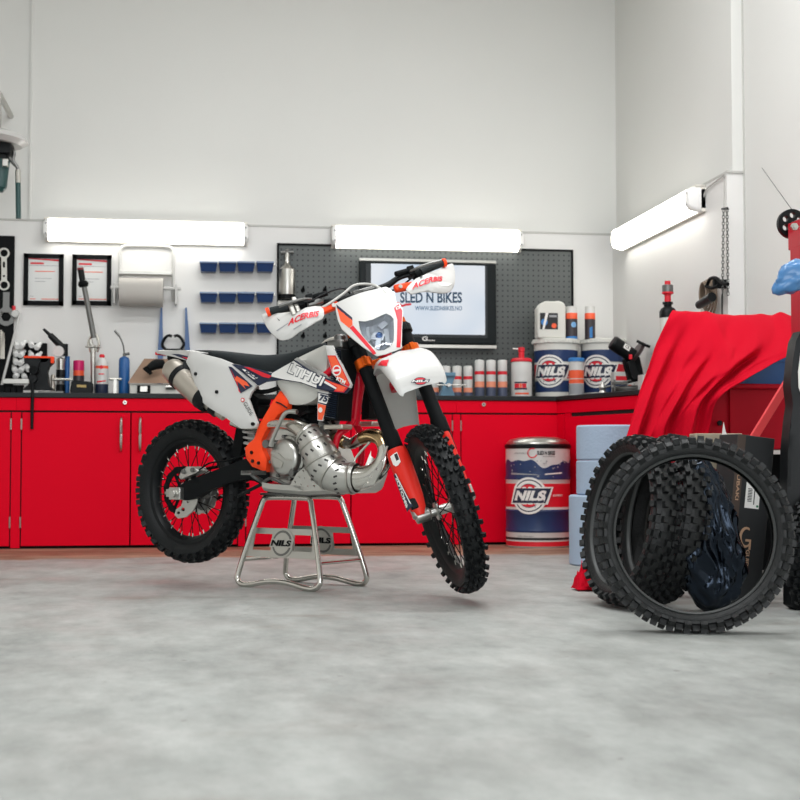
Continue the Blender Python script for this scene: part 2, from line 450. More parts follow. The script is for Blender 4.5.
# ================================================================== CABINETS AND WORKTOP
def X(px, Y=YC): return atY(px, 470, Y).x
ZB = .018
def handle(par, x, z0, z1):
    bm = B(); zc = (z0+z1)/2
    tube(bm, [(x, YC-.004, z1-.008, .006), (x, YC-.024, z1-.02, .0075), (x, YC-.032, z1-.05, .009), (x, YC-.028, zc+.012, .010), (x, YC-.030, zc, .006), (x, YC-.028, zc-.012, .010), (x, YC-.032, z0+.05, .009), (x, YC-.024, z0+.02, .0075), (x, YC-.004, z0+.008, .006)], n=8, k=3)
    return link('handle', bm, M_STEEL, par)
def hinge(par, x, z):
    bm = B(); cyl(bm, (x, YC-.005, z-.035), (x, YC-.005, z+.035), .006, n=8); return link('hinge', bm, M_STEEL, par)
ZF = .882   # foot of the drawer band
def lock(par, px, py):
    p = atY(px, py, YC); bm = B(); cyl(bm, (p.x, YC+.002, p.z), (p.x, YC-.012, p.z), .013, n=16); cyl(bm, (p.x, YC-.012, p.z), (p.x, YC-.014, p.z), .005, n=8, mi=1)
    return link('lock', bm, [M_STEEL, M_BLK], par)
def cabinet(x0, x1, doors, label, locks=(), stile=.04):
    t = thing('workshop_cabinet', label, 'cabinet', ((x0+x1)/2, YC+.29, 0), 'red workshop cabinets along the back wall')
    bm = B()
    box(bm, ((x0+x1)/2, YC+.31, .495), (x1-x0-.002, .56, .948)); 
    body = link('body', bm, M_RED, t)
    bm = B(); box(bm, ((x0+x1)/2, YC+.32, .015), (x1-x0-.002, .5, .03)); link('plinth', bm, M_DARK, t)
    bm = B(); box(bm, ((x0+x1)/2, YC+.010, (ZF+ZT-.033)/2+.003), (x1-x0-.001, .02, ZT-.033-ZF-.007)); fr = link('drawer_band', bm, M_RED, t, bevel=.0015)
    bm = B(); box(bm, ((x0+x1)/2, YC+.022, ZF), (x1-x0-.004, .01, .018)); link('shadow_gap', bm, M_DARK, t)
    for a, b2, hs, hx in doors:
        bm = B(); box(bm, ((a+b2)/2, YC+.010, (ZB+ZF-.006)/2), (b2-a-.008, .02, ZF-.006-ZB)); d = link('door', bm, M_RED, t, bevel=.0015)
        bm = B(); box(bm, ((a+b2)/2, YC+.026, (ZB+ZF)/2), (b2-a+.010, .008, ZF-ZB-.01)); link('door_gap', bm, M_DARK, t)
        if hs: handle(d, hs, .62, .855)
        if hx: hinge(d, hx, .80); hinge(d, hx, .17)
    for l in locks: lock(fr, *l)
    return t
def stile(t, a, b2):
    bm = B(); box(bm, ((a+b2)/2, YC+.010, (0+ZF)/2), (b2-a-.008, .02, ZF-.01)); return link('stile', bm, M_RED, t)
u0 = X(-110); xs = X(15.5); x2 = X(242); x3 = X(456.5); x4 = X(562)
t = cabinet(u0, xs, [(X(-100), X(10.5), None, X(10.5))], 'red cabinet at the left edge of the picture, mostly out of frame'); stile(t, X(10.5), xs+.004)
t = cabinet(xs, x2, [(X(21), X(130.5), X(121), X(21)), (X(130.5), X(238), X(140), None)], 'red cabinet with two steel bar handles behind the rear wheel', [(125, 402.5)]); stile(t, xs-.004, X(21)); stile(t, X(238), x2+.004)
t = cabinet(x2, x3, [(X(246), X(351), None, X(246)), (X(351), X(452.5), None, X(452.5))], 'red cabinet with two doors directly behind the motorbike engine'); stile(t, x2-.004, X(246)); stile(t, X(452.5), x3+.004)
t = cabinet(x3, x4, [(X(461), x4, None, X(461))], 'red cabinet with one wide door behind the blue and red drum', [(483.5, 404.5)]); stile(t, x3-.004, X(461))
# corner cabinet that turns along the right wall
ca, cb, cc = V3((2.428, YC, 0)), V3((2.716, 8.25, 0)), V3((2.80, 7.95, 0))
t = thing('corner_cabinet', 'red corner cabinet with a dark open slot beside the right wall', 'cabinet', (2.8, 8.8, 0))
bm = B(); prism(bm, [(x4+.012, YC+.59, .02), (x4+.012, YC+.03, .02), (ca.x+.02, YC+.02, .02), (cc.x, cc.y, .02), (3.01, cc.y, .02), (3.01, YC+.59, .02)], (0, 0, .84)); link('body', bm, M_RED, t)
dv = (cb-ca).normalized(); nv = V3((dv.y, -dv.x, 0))
if nv.x > 0: nv = -nv
L_ = (cc-ca).length
def dface(name, s0, s1, z0, z1, m, off=0.0, th=.02):
    a = ca+dv*s0+nv*off; b_ = ca+dv*s1+nv*off
    bm = B(); prism(bm, [(a.x, a.y, z0), (b_.x, b_.y, z0), (b_.x, b_.y, z1), (a.x, a.y, z1)], nv*-th); return link(name, bm, m, t, bevel=.001)
dface('drawer_band', .005, L_, ZF+.004, ZT-.035, M_RED)
dface('open_slot', .17, L_, ZF-.022, ZF+.004, M_DARK, -.012)
dface('door', .10, L_, ZB, ZF-.022, M_RED); dface('stile', .008, .09, ZB, ZF-.002, M_RED)
dface('door_gap', .0, .11, ZB, ZF, M_DARK, -.014)
dv_ = dface('drawer', .10, .17, ZF-.022, ZF+.002, M_RED)
bm = B(); prism(bm, [(u0, YW, ZT-.032), (u0, YC-.012, ZT-.032), (ca.x-.01, YC-.012, ZT-.032), (cb.x-.01, cb.y, ZT-.032), (cc.x-.01, cc.y, ZT-.032), (XW, cc.y, ZT-.032), (XW, YW, ZT-.032)], (0, 0, .032))
tag(link('worktop', bm, M_BLACKTOP, bevel=.004, smooth=False), 'long black worktop running over the red cabinets and round the corner', 'worktop')

# ================================================================== LAMPS
def box_top(bm, a, b_, up, out, h, d):
    prism(bm, [a+up*y+out*z for y, z in ((h*.90, .0), (h*.90, d*.62), (h*1.06, d*.62), (h*1.06, 0))], b_-a)
def lamp(label, a, b_, up, out, group):
    """batten lamp: a, b_ ends of its centre line on the wall, out = away from the wall"""
    t = thing('batten_lamp', label, 'lamp', (a+b_)/2, group)
    ax = (b_-a).normalized(); h, d = .079, .105
    def prof(k, dd): return [(-h*k, 0), (-h*k, dd*.45), (-h*k*.82, dd*.85), (-h*k*.5, dd), (h*k*.5, dd), (h*k*.82, dd*.85), (h*k, dd*.45), (h*k, 0)]
    bm = B(); e = .03; pr = [a+ax*e+up*y+out*(z+.012) for y, z in prof(.93, d-.004)]; prism(bm, pr, ax*((b_-a).length-2*e)); link('diffuser', bm, M_LAMP, t)
    bm = B(); prism(bm, [a+up*y+out*z for y, z in ((-h, 0), (-h, .03), (h, .03), (h, 0))], b_-a); box_top(bm, a, b_, up, out, h, d); link('housing', bm, M_CREAM, t, bevel=.002)
    for p, s in ((a, 1), (b_, -1)):
        bm = B(); rows = []
        for q, kk in ((0, .72), (.006, .86), (.016, .97), (e, 1)):
            rows.append([bm.verts.new(p+ax*s*q+up*y+out*z) for y, z in prof(kk, (d+.012)*(.8+.2*kk))])
        for r0, r1 in zip(rows, rows[1:]):
            for i in range(7): face(bm, (r0[i], r0[i+1], r1[i+1], r1[i]))
        face(bm, rows[0])
        cpart = link('end_cap', bm, mat('white_enamel', (244, 243, 240), .35), t)
        for y in (-.035, .035):
            bm = B(); c = p+ax*s*.018+up*y+out*(d+.004); cyl(bm, c, c+out*.012, .006, n=8); link('screw', bm, M_INKG, cpart)
g = 'wall batten lamps'
UPV = V3((0, 0, 1))
def lampY(px0, px1, pyl, pyr, label):
    a = atY(px0, pyl, YW-.06); b_ = atY(px1, pyr, YW-.06); a.y = b_.y = YW-.001
    z = (a.z+b_.z)/2; a.z = b_.z = z; lamp(label, a, b_, UPV, V3((0, -1, 0)), g)
lampY(44, 248, 230, 233.5, 'lit batten lamp on the back wall above the paper roll and certificates')
lampY(331.5, 522, 237, 240.5, 'lit batten lamp on the back wall above the screen and pegboard')
a = atX(618, 237, XW-.06); b_ = atX(696.5, 201.5, XW-.06); z = (a.z+b_.z)/2
a = V3((XW-.001, a.y, z)); b_ = V3((XW-.001, b_.y, z)); lamp('lit batten lamp on the right wall beyond the pillar', a, b_, UPV, V3((-1, 0, 0)), g)
p = b_; bm = B(); tube(bm, [(XW-.012, p.y+.01, p.z+.0), (XW-.012, p.y-.05, p.z+.05), (XW-.012, YP+.03, ZS-.02), (XW-.012, YP+.01, ZS-.015)], .005, n=6); tag(link('lamp_cable', bm, M_GREYW), 'pale cable from the right wall lamp to the pillar', 'cable')

# ================================================================== PEGBOARD, SCREEN
def pegmat():
    m = mat('pegboard_steel', (80, 84, 84), .45, .2); nt = m.node_tree; b = nt.nodes['Principled BSDF']; N = nt.nodes; L = nt.links
    tc = N.new('ShaderNodeTexCoord'); sp = N.new('ShaderNodeSeparateXYZ'); L.new(tc.outputs['Object'], sp.inputs[0])
    def fr(o):
        a = N.new('ShaderNodeMath'); a.operation = 'DIVIDE'; L.new(o, a.inputs[0]); a.inputs[1].default_value = .038
        f = N.new('ShaderNodeMath'); f.operation = 'FRACT'; L.new(a.outputs[0], f.inputs[0])
        s = N.new('ShaderNodeMath'); s.operation = 'SUBTRACT'; L.new(f.outputs[0], s.inputs[0]); s.inputs[1].default_value = .5
        q = N.new('ShaderNodeMath'); q.operation = 'ABSOLUTE'; L.new(s.outputs[0], q.inputs[0]); return q.outputs[0]
    mx = N.new('ShaderNodeMath'); mx.operation = 'MAXIMUM'; L.new(fr(sp.outputs['X']), mx.inputs[0]); L.new(fr(sp.outputs['Z']), mx.inputs[1])
    lt = N.new('ShaderNodeMath'); lt.operation = 'LESS_THAN'; L.new(mx.outputs[0], lt.inputs[0]); lt.inputs[1].default_value = .15
    c = N.new('ShaderNodeMix'); c.data_type = 'RGBA'; L.new(lt.outputs[0], c.inputs[0]); c.inputs[6].default_value = (lin(80), lin(84), lin(83), 1); c.inputs[7].default_value = (lin(34), lin(36), lin(38), 1)
    L.new(c.outputs[2], b.inputs['Base Color']); return m
p0 = atY(277, 243, YW); p1 = atY(572, 250, YW)
pt = thing('pegboard', 'dark perforated steel pegboard behind the screen on the back wall', 'pegboard', ((p0.x+p1.x)/2, YW-.02, ZT+.01))
zt = atY(420, 247, YW).z
bm = B(); box(bm, ((p0.x+p1.x)/2, YW-.012, (ZT+.004+zt)/2), (p1.x-p0.x, .02, zt-ZT-.008)); link('panel', bm, pegmat(), pt, smooth=False)
bm = B()
for x in (p0.x+.006, p1.x-.006): box(bm, (x, YW-.018, (ZT+.004+zt)/2), (.012, .034, zt-ZT-.008))
box(bm, ((p0.x+p1.x)/2, YW-.018, zt-.006), (p1.x-p0.x, .034, .012)); link('frame', bm, M_BLKM, pt)
for px, py, hl_ in ((303, 290, 'upper left'), (325, 290, 'upper right'), (303, 336, 'lower left'), (325, 322, 'right middle'), (325, 336, 'lower right')):
    q = atY(px, py, YW-.03); bm = B(); cyl(bm, q, q-V3((0, .03, 0)), .016, .010, n=10); cyl(bm, q-V3((0, .03, 0)), q-V3((0, .06, -.02)), .006, n=8); tag(link('peg_hook', bm, M_BLKM), 'small black hook on the pegboard left of the screen, %s of the group' % hl_, 'hook', 'black hooks left of the screen')

# wall screen
YS = YW-.10
s0 = atY(359, 256, YS); s1 = atY(497, 350, YS); cx = (s0.x+s1.x)/2
tv = thing('wall_screen', 'flat wall screen showing a blue bike shop name on white', 'screen', (cx, YS+.03, atY(430, 351, YS).z))
def rect(x0, y0, x1, y1, Y): a = atY(x0, y0, Y); b_ = atY(x1, y1, Y); return a.x, b_.x, b_.z, a.z
xa, xb, za, zb = rect(359.5, 261, 496.5, 344.5, YS)
bm = B(); box(bm, ((xa+xb)/2, YS+.03, (za+zb)/2), (xb-xa, .055, zb-za)); link('bezel', bm, mat('screen_bezel', (10, 18, 20), .3, spec=.2), tv, bevel=.006)
bm = B(); box(bm, ((xa+xb)/2, YS+.03, zb+.014), (xb-xa, .05, .018)); link('top_strip', bm, M_STEEL, tv)
bm = B(); box(bm, ((xa+xb)/2, YS+.025, za-.018), (xb-xa, .06, .022)); link('speaker_bar', bm, M_STEEL, tv)
bm = B(); box(bm, ((xa+xb)/2, YS+.065, (za+zb)/2), (.3, .03, .2)); link('wall_bracket', bm, M_BLKM, tv)
ga, gb, gc, gd = rect(366, 263.5, 487.5, 338, YS)
bm = B(); box(bm, ((ga+gb)/2, YS+.001, (gc+gd)/2), (gb-ga, .004, gd-gc)); link('inner_frame', bm, mat('screen_inner', (52, 56, 58), .4, spec=.2), tv)
def scrmat():
    m = bpy.data.materials.new('lit_screen'); m.use_nodes = True; nt = m.node_tree; b = nt.nodes['Principled BSDF']
    tc = nt.nodes.new('ShaderNodeTexCoord'); n = nt.nodes.new('ShaderNodeTexNoise'); n.inputs['Scale'].default_value = 2.2; n.inputs['Detail'].default_value = 1
    nt.links.new(tc.outputs['Object'], n.inputs['Vector']); r = nt.nodes.new('ShaderNodeValToRGB')
    r.color_ramp.elements[0].position = .35; r.color_ramp.elements[0].color = (lin(205), lin(222), lin(240), 1); r.color_ramp.elements[1].position = .6; r.color_ramp.elements[1].color = (lin(238), lin(243), lin(250), 1)
    nt.links.new(n.outputs['Fac'], r.inputs[0]); nt.links.new(r.outputs[0], b.inputs['Emission Color']); b.inputs['Emission Strength'].default_value = .82
    b.inputs['Base Color'].default_value = (.02, .02, .02, 1); b.inputs['Roughness'].default_value = .3; return m
ga, gb, gc, gd = rect(371, 263.5, 485, 335, YS)
bm = B(); box(bm, ((ga+gb)/2, YS-.001, (gc+gd)/2), (gb-ga, .004, gd-gc)); scr = link('display', bm, scrmat(), tv)
SS = Surf((0, YS-.004, 0), (1, 0, 0), (0, 0, 1), (0, -1, 0))
M_SCRT = mat('screen_lettering', (20, 62, 92), .4); M_SCRT2 = mat('screen_lettering_light', (44, 96, 136), .4)
text('lettering', SS, 'SLED N BIKES', (400, 303), (462, 303), (400, 292), M_SCRT, scr, bold=.03)
text('lettering', SS, 'WWW.SLEDNBIKES.NO', (415, 310.5), (462, 310.5), (415, 306), M_SCRT2, scr, bold=.02)
marks_ = B(); fillpoly(marks_, SS, [SS.ab(*p) for p in [(394, 303), (399, 302), (402, 305), (406, 303.5), (411, 303.2), (411.5, 305.2), (406, 305.8), (402, 307.2), (398, 305)]], .0005, .0005, .02); link('red_swoosh', marks_, M_INKR, scr, smooth=False)
text('lettering', Surf((0, YS-.001, 0), (1, 0, 0), (0, 0, 1), (0, -1, 0)), 'G....', (422, 341), (435, 341), (422, 336.5), M_INKW, tv, bold=.03)

# ================================================================== WALL THINGS
def fr_cert(x0, y0, x1, y1, label):
    Y = YW-.018; xa, xb, za, zb = rect(x0, y0, x1, y1, Y)
    t = thing('framed_certificate', label, 'picture frame', ((xa+xb)/2, YW, za), 'framed certificates')
    fw = .030; bm = B()
    for c, s in ((((xa+xb)/2, zb-fw/2), (xb-xa, fw)), (((xa+xb)/2, za+fw/2), (xb-xa, fw)), ((xa+fw/2, (za+zb)/2), (fw, zb-za)), ((xb-fw/2, (za+zb)/2), (fw, zb-za))):
        box(bm, (c[0], YW-.0125, c[1]), (s[0], .025, s[1]))
    link('frame', bm, M_BLKM, t, bevel=.002)
    bm = B(); box(bm, ((xa+xb)/2, YW-.006, (za+zb)/2), (xb-xa-.04, .01, zb-za-.04)); pg = link('paper', bm, mat('certificate_paper', (222, 223, 221), .7), t)
    S = Surf((xa, YW-.0115, za), (1, 0, 0), (0, 0, 1), (0, -1, 0)); W, H = xb-xa, zb-za
    panel('header_band', S, [(W*.12, H*.90), (W*.9, H*.86), (W*.9, H*.90), (W*.12, H*.915)], M_INKR, pg, thick=.0005, off=.0008, px=False)
    panel('header_word', S, [(W*.16, H*.80), (W*.5, H*.80), (W*.5, H*.835), (W*.16, H*.835)], M_INKR, pg, thick=.0005, off=.0008, px=False)
    bm = B()
    for k, (a, b2, y) in enumerate(((.12, .9, .77), (.28, .7, .52), (.28, .55, .46), (.15, .25, .17))): fillpoly(bm, S, [(W*a, H*y), (W*b2, H*y), (W*b2, H*(y+.008)), (W*a, H*(y+.008))], .0008, .0005)
    link('ruled_line', bm, M_INKG, pg, smooth=False)
    bm = B()
    for a, b2, y in ((.28, .78, .655), (.45, .88, .115), (.16, .3, .115)): fillpoly(bm, S, [(W*a, H*y), (W*b2, H*y), (W*b2, H*(y+.014)), (W*a, H*(y+.014))], .0008, .0005)
    link('text_line', bm, M_INKO, pg, smooth=False)
fr_cert(24, 253.5, 63, 305.5, 'black framed certificate, left of the two on the wall')
fr_cert(72.5, 254.5, 111, 305.5, 'black framed certificate next to the paper roll holder, right of the two')

# paper roll holder
Y = YW-.12
t = thing('paper_roll_holder', 'white wall holder with a roll of paper under the left lamp', 'paper holder', atY(150, 306, YW))
xa, xb, za, zb = rect(117, 245, 176, 306, YW-.03)
bm = B(); tube(bm, [(xa+.02, YW-.02, za+.04), (xa+.02, YW-.02, zb-.06), (xa+.03, YW-.02, zb-.02), (xa+.08, YW-.02, zb), (xb-.08, YW-.02, zb), (xb-.03, YW-.02, zb-.02), (xb-.02, YW-.02, zb-.06), (xb-.02, YW-.02, za+.04)], .011, n=8, k=4); link('frame', bm, M_WHT, t)
q0 = atY(119, 273.5, YW-.03); q1 = atY(172, 275.5, YW-.03); bm = B(); box(bm, ((q0.x+q1.x)/2, YW-.06, (q0.z+q1.z)/2), (q1.x-q0.x, .10, .02)); link('tear_bar', bm, M_STEEL, t, bevel=.003)
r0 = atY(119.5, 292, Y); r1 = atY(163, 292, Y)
bm = B(); lathe(bm, [(.02, 0), (.098, 0), (.098, r1.x-r0.x), (.02, r1.x-r0.x)], (r0.x, Y, r0.z), (1, 0, 0), n=32); link('paper_roll', bm, mat('shaded_roll_paper', (188, 184, 178), .85), t)  # shade on the roll is put into its greyed base colour
bm = B(); xr = atY(181, 292, Y).x; cyl(bm, (r0.x-.06, Y, r0.z+.03), (xr, Y, r0.z+.03), .012, n=10); link('axle', bm, M_WHT, t)
for x in (r0.x-.035, atY(176, 292, Y).x):
    bm = B(); box(bm, (x, YW-.07, r0.z-.01), (.016, .13, .14)); link('bracket', bm, M_WHT, t, bevel=.004)

# blue bins
def bin_(x, z, wd, label, i):
    t = thing('storage_bin', label, 'storage bin', (x, YW-.05, z-.035), 'small blue storage bins in three rows')
    h = .075; d = .10; wl = .004; bm = B()
    def sec(y, hz): return [(x-wd/2, y, z-h/2), (x+wd/2, y, z-h/2), (x+wd/2, y, z-h/2+hz), (x-wd/2, y, z-h/2+hz)]
    k = .82; y0, y1 = YW-.012, YW-.012-d
    A = [(x-wd/2*k, y0, z-h/2), (x+wd/2*k, y0, z-h/2), (x+wd/2*k, y1+.02, z-h/2), (x-wd/2*k, y1+.02, z-h/2)]
    T = [(x-wd/2, y0, z+h/2), (x+wd/2, y0, z+h/2), (x+wd/2, y1, z+h/2*.75), (x-wd/2, y1, z+h/2*.75)]
    va = [bm.verts.new(p) for p in A]; vt = [bm.verts.new(p) for p in T]
    ka = [bm.verts.new((x+(p[0]-x)*.94, (p[1]-(y0+y1)/2)*.94+(y0+y1)/2, p[2]+.006)) for p in A]; kt = [bm.verts.new((x+(p[0]-x)*.93, (p[1]-(y0+y1)/2)*.93+(y0+y1)/2, p[2])) for p in T]
    face(bm, va[::-1]); face(bm, ka)
    for j in range(4):
        q = (j+1) % 4; face(bm, (va[j], va[q], vt[q], vt[j])); face(bm, (ka[q], ka[j], kt[j], kt[q])); face(bm, (vt[j], vt[q], kt[q], kt[j]))
    link('tray', bm, M_BIN, t, smooth=False, bevel=.0015)
    bm = B(); box(bm, (x, y1-.003, z+h/2*.68), (wd*1.0, .010, .012)); link('rim', bm, mat('bin_rim', (120, 140, 170), .3), t, bevel=.002)
rows = [('top row', 266.5), ('middle row', 297), ('bottom row', 327.5)]
nm = ['first from the left', 'second from the left', 'third from the left', 'fourth, next to the pegboard']
for rn, py in rows:
    for i, px in enumerate((208.5, 227.5, 246, 265)):
        q = atY(px, py, YW-.08); bin_(q.x, q.z, .124, 'small blue storage bin in the %s, %s' % (rn, nm[i]), i)
    a = atY(200, py-4, YW-.01); b_ = atY(275, py-4, YW-.01)
    bm = B(); box(bm, ((a.x+b_.x)/2, YW-.006, a.z), (b_.x-a.x, .011, .02)); tag(link('bin_rail', bm, M_STEEL), 'steel wall rail holding the %s of blue bins' % rn, 'rail')

# blue pointed stands and black hook pliers on the wall
for px0, px1, lb in ((158.5, 162, 'left'), (185, 189.5, 'right')):
    a = atY(px0+ (2 if lb == 'left' else 2.5), 350, YW-.02); tp = atY(px0+(3 if lb == 'left' else 1), 308, YW-.02)
    bm = B(); prism(bm, [(a.x-.018, YW-.01, a.z), (a.x+.018, YW-.01, a.z), (tp.x+.006, YW-.01, tp.z), (tp.x-.006, YW-.01, tp.z)], (0, -.03, 0))
    box(bm, (a.x, YW-.025, (ZT+a.z)/2), (.036, .03, a.z-ZT))
    tag(link('blue_steel_upright', bm, M_BLUEG if 0 else mat('dusty_blue_paint', (84, 112, 156), .5)), 'narrow blue pointed steel upright, %s of the pair above the bike tail' % lb, 'upright')
for s, lb in ((1, 'left'), (-1, 'right')):
    q = [(166, 350), (163, 346.5), (162.5, 343), (165.5, 337.5), (169, 335.5), (172, 336.5)]
    if s < 0: q = [(346-a, b_) for a, b_ in q]
    pts = [tuple(atY(a, b_, YW-.05)) for a, b_ in q]
    if s > 0: tj = thing('hook_jaw_puller', 'black open jaw puller with two curved hooks above the bike tail', 'tool', atY(173, 350, YW-.05))
    bm = B(); tube(bm, pts, .010, n=8, k=4); link('hook', bm, M_BLK, tj)
bm = B(); cyl(bm, atY(165, 350, YW-.05), atY(181, 350, YW-.05), .010, n=8); link('crossbar', bm, M_BLK, tj)
bm = B(); c = atY(173, 350, YW-.05); cyl(bm, c, V3((c.x, c.y, ZT)), .009, n=8); link('stem', bm, M_BLK, tj)

# silver canister on the pegboard
Y = YW-.08; c0 = atY(287, 299, Y); zt_ = atY(286.5, 267, Y).z; z2 = atY(286.5, 250, Y).z
t = thing('metal_canister', 'silver bottle with a valve hanging at the left of the pegboard', 'canister', (c0.x, Y, c0.z))
H = zt_-c0.z; bm = B(); lathe(bm, [(0, 0), (.054, 0), (.057, .01), (.057, H*.62), (.055, H*.92), (.040, H), (.02, H+.02), (.016, H+.03), (.014, z2-c0.z-.02), (0, z2-c0.z-.02)], (c0.x, Y, c0.z), n=24); link('bottle', bm, M_STEEL, t)
bm = B(); lathe(bm, [(.055, -.015), (.0605, -.015), (.0605, .015), (.055, .015)], (c0.x, Y, c0.z+.014), n=24, closed=True); link('band', bm, M_BLKM, t)
bm = B(); cyl(bm, (c0.x-.045, Y, z2-.02), (c0.x+.045, Y, z2-.014), .012, n=10); cyl(bm, (c0.x, Y, z2-.03), (c0.x, Y, z2+.006), .014, n=10); link('valve', bm, M_ALUD, t)
bm = B(); c1 = atY(284, 306, Y); box(bm, (c1.x, Y+.02, c0.z-.06), (.09, .05, .10)); link('holder', bm, M_WHT2, t, bevel=.01)

# ---- left black tool board
x1 = atY(15, 240, YW).x; zt_ = atY(8, 236, YW).z; x0 = x1-.5
t = thing('tool_board', 'black tool board on the wall at the left edge', 'tool board', ((x0+x1)/2, YW-.01, ZT+.01))
bm = B(); box(bm, ((x0+x1)/2, YW-.012, (ZT+.004+zt_)/2), (x1-x0, .022, zt_-ZT-.008)); link('panel', bm, M_BLKM, t, bevel=.003)
Y = YW-.035
bm = B(); q = [atY(3, 253, Y), atY(3, 284.5, Y)]; S = Surf((0, Y, 0), (1, 0, 0), (0, 0, 1), (0, -1, 0))
def arcp(c, r, a0, a1, n=14): return [(c[0]+r*cos(radians(a0+(a1-a0)*i/n)), c[1]+r*sin(radians(a0+(a1-a0)*i/n))) for i in range(n+1)]
A, C = S.ab(4, 253), S.ab(4, 285)
out = arcp(A, .037, -60, 240)+arcp(C, .037, 120, 420)
fillpoly(bm, S, out, 0, .012, .02, holes=[circ(*A, .025, 16), circ(*C, .025, 16), [(A[0]-.008, A[1]-.10), (A[0]+.008, A[1]-.10), (A[0]+.008, A[1]-.06), (A[0]-.008, A[1]-.06)], circ((A[0]+C[0])/2, C[1]+.062, .008, 8)])
tag(link('ring_spanner', bm, M_WHT2, bevel=.002), 'double ended pale ring spanner hanging on the black tool board', 'spanner')
bm = B(); A = S.ab(6, 316)
fillpoly(bm, S, [(A[0]-.022, A[1]+.165), (A[0]+.022, A[1]+.165), (A[0]+.022, A[1]+.06), (A[0]+.058, A[1]+.03), (A[0]+.05, A[1]-.045), (A[0]+.012, A[1]-.068), (A[0]-.012, A[1]-.068), (A[0]-.05, A[1]-.045), (A[0]-.058, A[1]+.03), (A[0]-.022, A[1]+.06)], 0, .02, .025, holes=[circ(A[0], A[1]-.005, .034, 6)])
tag(link('hex_holder', bm, M_ALUD, bevel=.004), 'dark grey hexagonal holding tool under the pale ring spanner', 'tool')
bm = B()
for dx in (0, 1.6, 3): cyl(bm, atY(1+dx, 330+dx, Y-.01), atY(1+dx, 359, Y-.01), .007, n=8)
tag(link('chrome_bars', bm, M_CHR), 'bundle of chrome bars at the foot of the black tool board', 'tool')
bm = B(); cyl(bm, atY(20, 313, YW-.15), V3(tuple(atY(1, 388, YW-.22))), .009, n=10)
rd = tag(link('white_rod', bm, M_WHT), 'long white rod leaning against the black tool board', 'rod')
bm = B(); q = atY(15.5, 314, YW-.05); lathe(bm, [(0, -.03), (.024, -.03), (.03, 0), (.024, .03), (0, .03)], q, (0, -1, 0), n=14); cyl(bm, q+V3((-.01, 0, .02)), q+V3((-.012, 0, .055)), .012, n=10, mi=1); cyl(bm, q, V3((q.x, YW-.02, q.z)), .006, n=6)
tag(link('cap_fitting', bm, [M_WHT, M_INKR]), 'small white fitting with a red tip above the white rod', 'fitting')
# rack of white spools
rk = atY(45, 345, YW-.03)
bm = B(); a = atY(24, 343, YW-.02); b_ = atY(47, 356, YW-.02); box(bm, ((a.x+b_.x)/2, YW-.014, (a.z+b_.z)/2), (b_.x-a.x, .025, a.z-b_.z))
a = atY(15, 352, YW-.02); b_ = atY(30, 380, YW-.02); box(bm, ((a.x+b_.x)/2, YW-.014, (a.z+b_.z)/2), (b_.x-a.x, .025, a.z-b_.z))
tag(link('spool_rack', bm, M_BLKM, bevel=.002), 'black wall rack holding white plastic caps', 'rack')
spots = [(16.5, 345), (22.5, 344.5), (31, 344), (38, 346), (15.5, 353), (22, 354), (31, 354.5), (38.5, 355.5), (15.5, 361), (21.5, 362), (14.5, 369), (22, 369), (28, 368), (17, 375), (24, 376)]
CAPL = ['%s white cap in the %s row of the black wall rack' % (a, r) for r, n in (('top', 4), ('second', 4), ('third', 2), ('fourth', 3), ('lowest', 2)) for a in ('first', 'second', 'third', 'fourth')[:n]]
def cap(px, py, i):
    q = atY(px, py, YW-.07); bm = B(); ax = V3((.25*(-1)**i, -.8, -.45)).normalized()
    lathe(bm, [(0, -.05), (.011, -.05), (.012, -.02), (.019, -.005), (.020, .026), (.016, .034), (0, .036)], q, ax, n=14)
    tag(link('plastic_cap', bm, M_PAPW), CAPL[i], 'cap', 'white caps on the wall rack')
for i, s in enumerate(spots): cap(*s, i)

# ================================================================== WORKTOP THINGS
M_FOOT = mat('grey_navy_ink', (74, 82, 104), .45); M_PEACH = mat('peach_ink', (236, 148, 116), .45)
def can(name, label, px, ztpx, zbpx, Y, r, segs, cat_='spray can', group=None, ztop=None, base=ZT, nx=20, mats=None):
    """segs: (fraction of height, radius factor, material index of the segment below)"""
    q = atY(px, zbpx, Y); H = (ztop if ztop else atY(px, ztpx, Y).z)-base
    bm = B(); prof = [(0, 0)]+[(r*k, H*f) for f, k, m in segs]+[(0, H)]; mis = [segs[0][2]]+[m for f, k, m in segs[1:]]+[segs[-1][2]]
    lathe(bm, prof, (q.x, Y, base), n=nx, mis=mis)
    return tag(link(name, bm, mats or [M_WHT, M_INKR, M_FOOT, M_PEACH, M_GREYW], origin=V3((q.x, Y, base)), sharp=40), label, cat_, group)
sprays = 'white spray cans in a row on the worktop'
S1 = [(0, 1, 2), (.0, 1, 2), (.16, 1, 2), (.16, 1.001, 3), (.30, 1.001, 3), (.30, 1, 0), (.56, 1, 0), (.56, 1.001, 1), (.66, 1.001, 1), (.66, 1, 0), (.94, 1, 0), (.98, .85, 0)]
S2 = [(0, 1, 2), (.0, 1, 2), (.27, 1, 2), (.27, 1.001, 3), (.42, 1.001, 3), (.42, 1, 0), (.60, 1, 0), (.60, 1.001, 1), (.69, 1.001, 1), (.69, 1, 0), (.95, 1, 0), (.98, .88, 0)]
Yc = 9.45
for i, (px, l) in enumerate(((434, 'short white spray can half hidden by the bike mudguard'), (446, 'short white spray can behind the small blue vice'), (457, 'short white spray can just right of the small blue vice'), (468, 'short white spray can next to the first tall can'))):
    can('spray_can', l, px, 365.5, 390, Yc, .032, S1, group=sprays)
for i, (px, l) in enumerate(((479.5, 'tall white spray can, left of the three tall ones'), (491, 'tall white spray can, middle of the three tall ones'), (502.5, 'tall white spray can beside the red topped pump bottle'))):
    can('spray_can', l, px, 359.5, 390, Yc, .0335, S2, group=sprays)
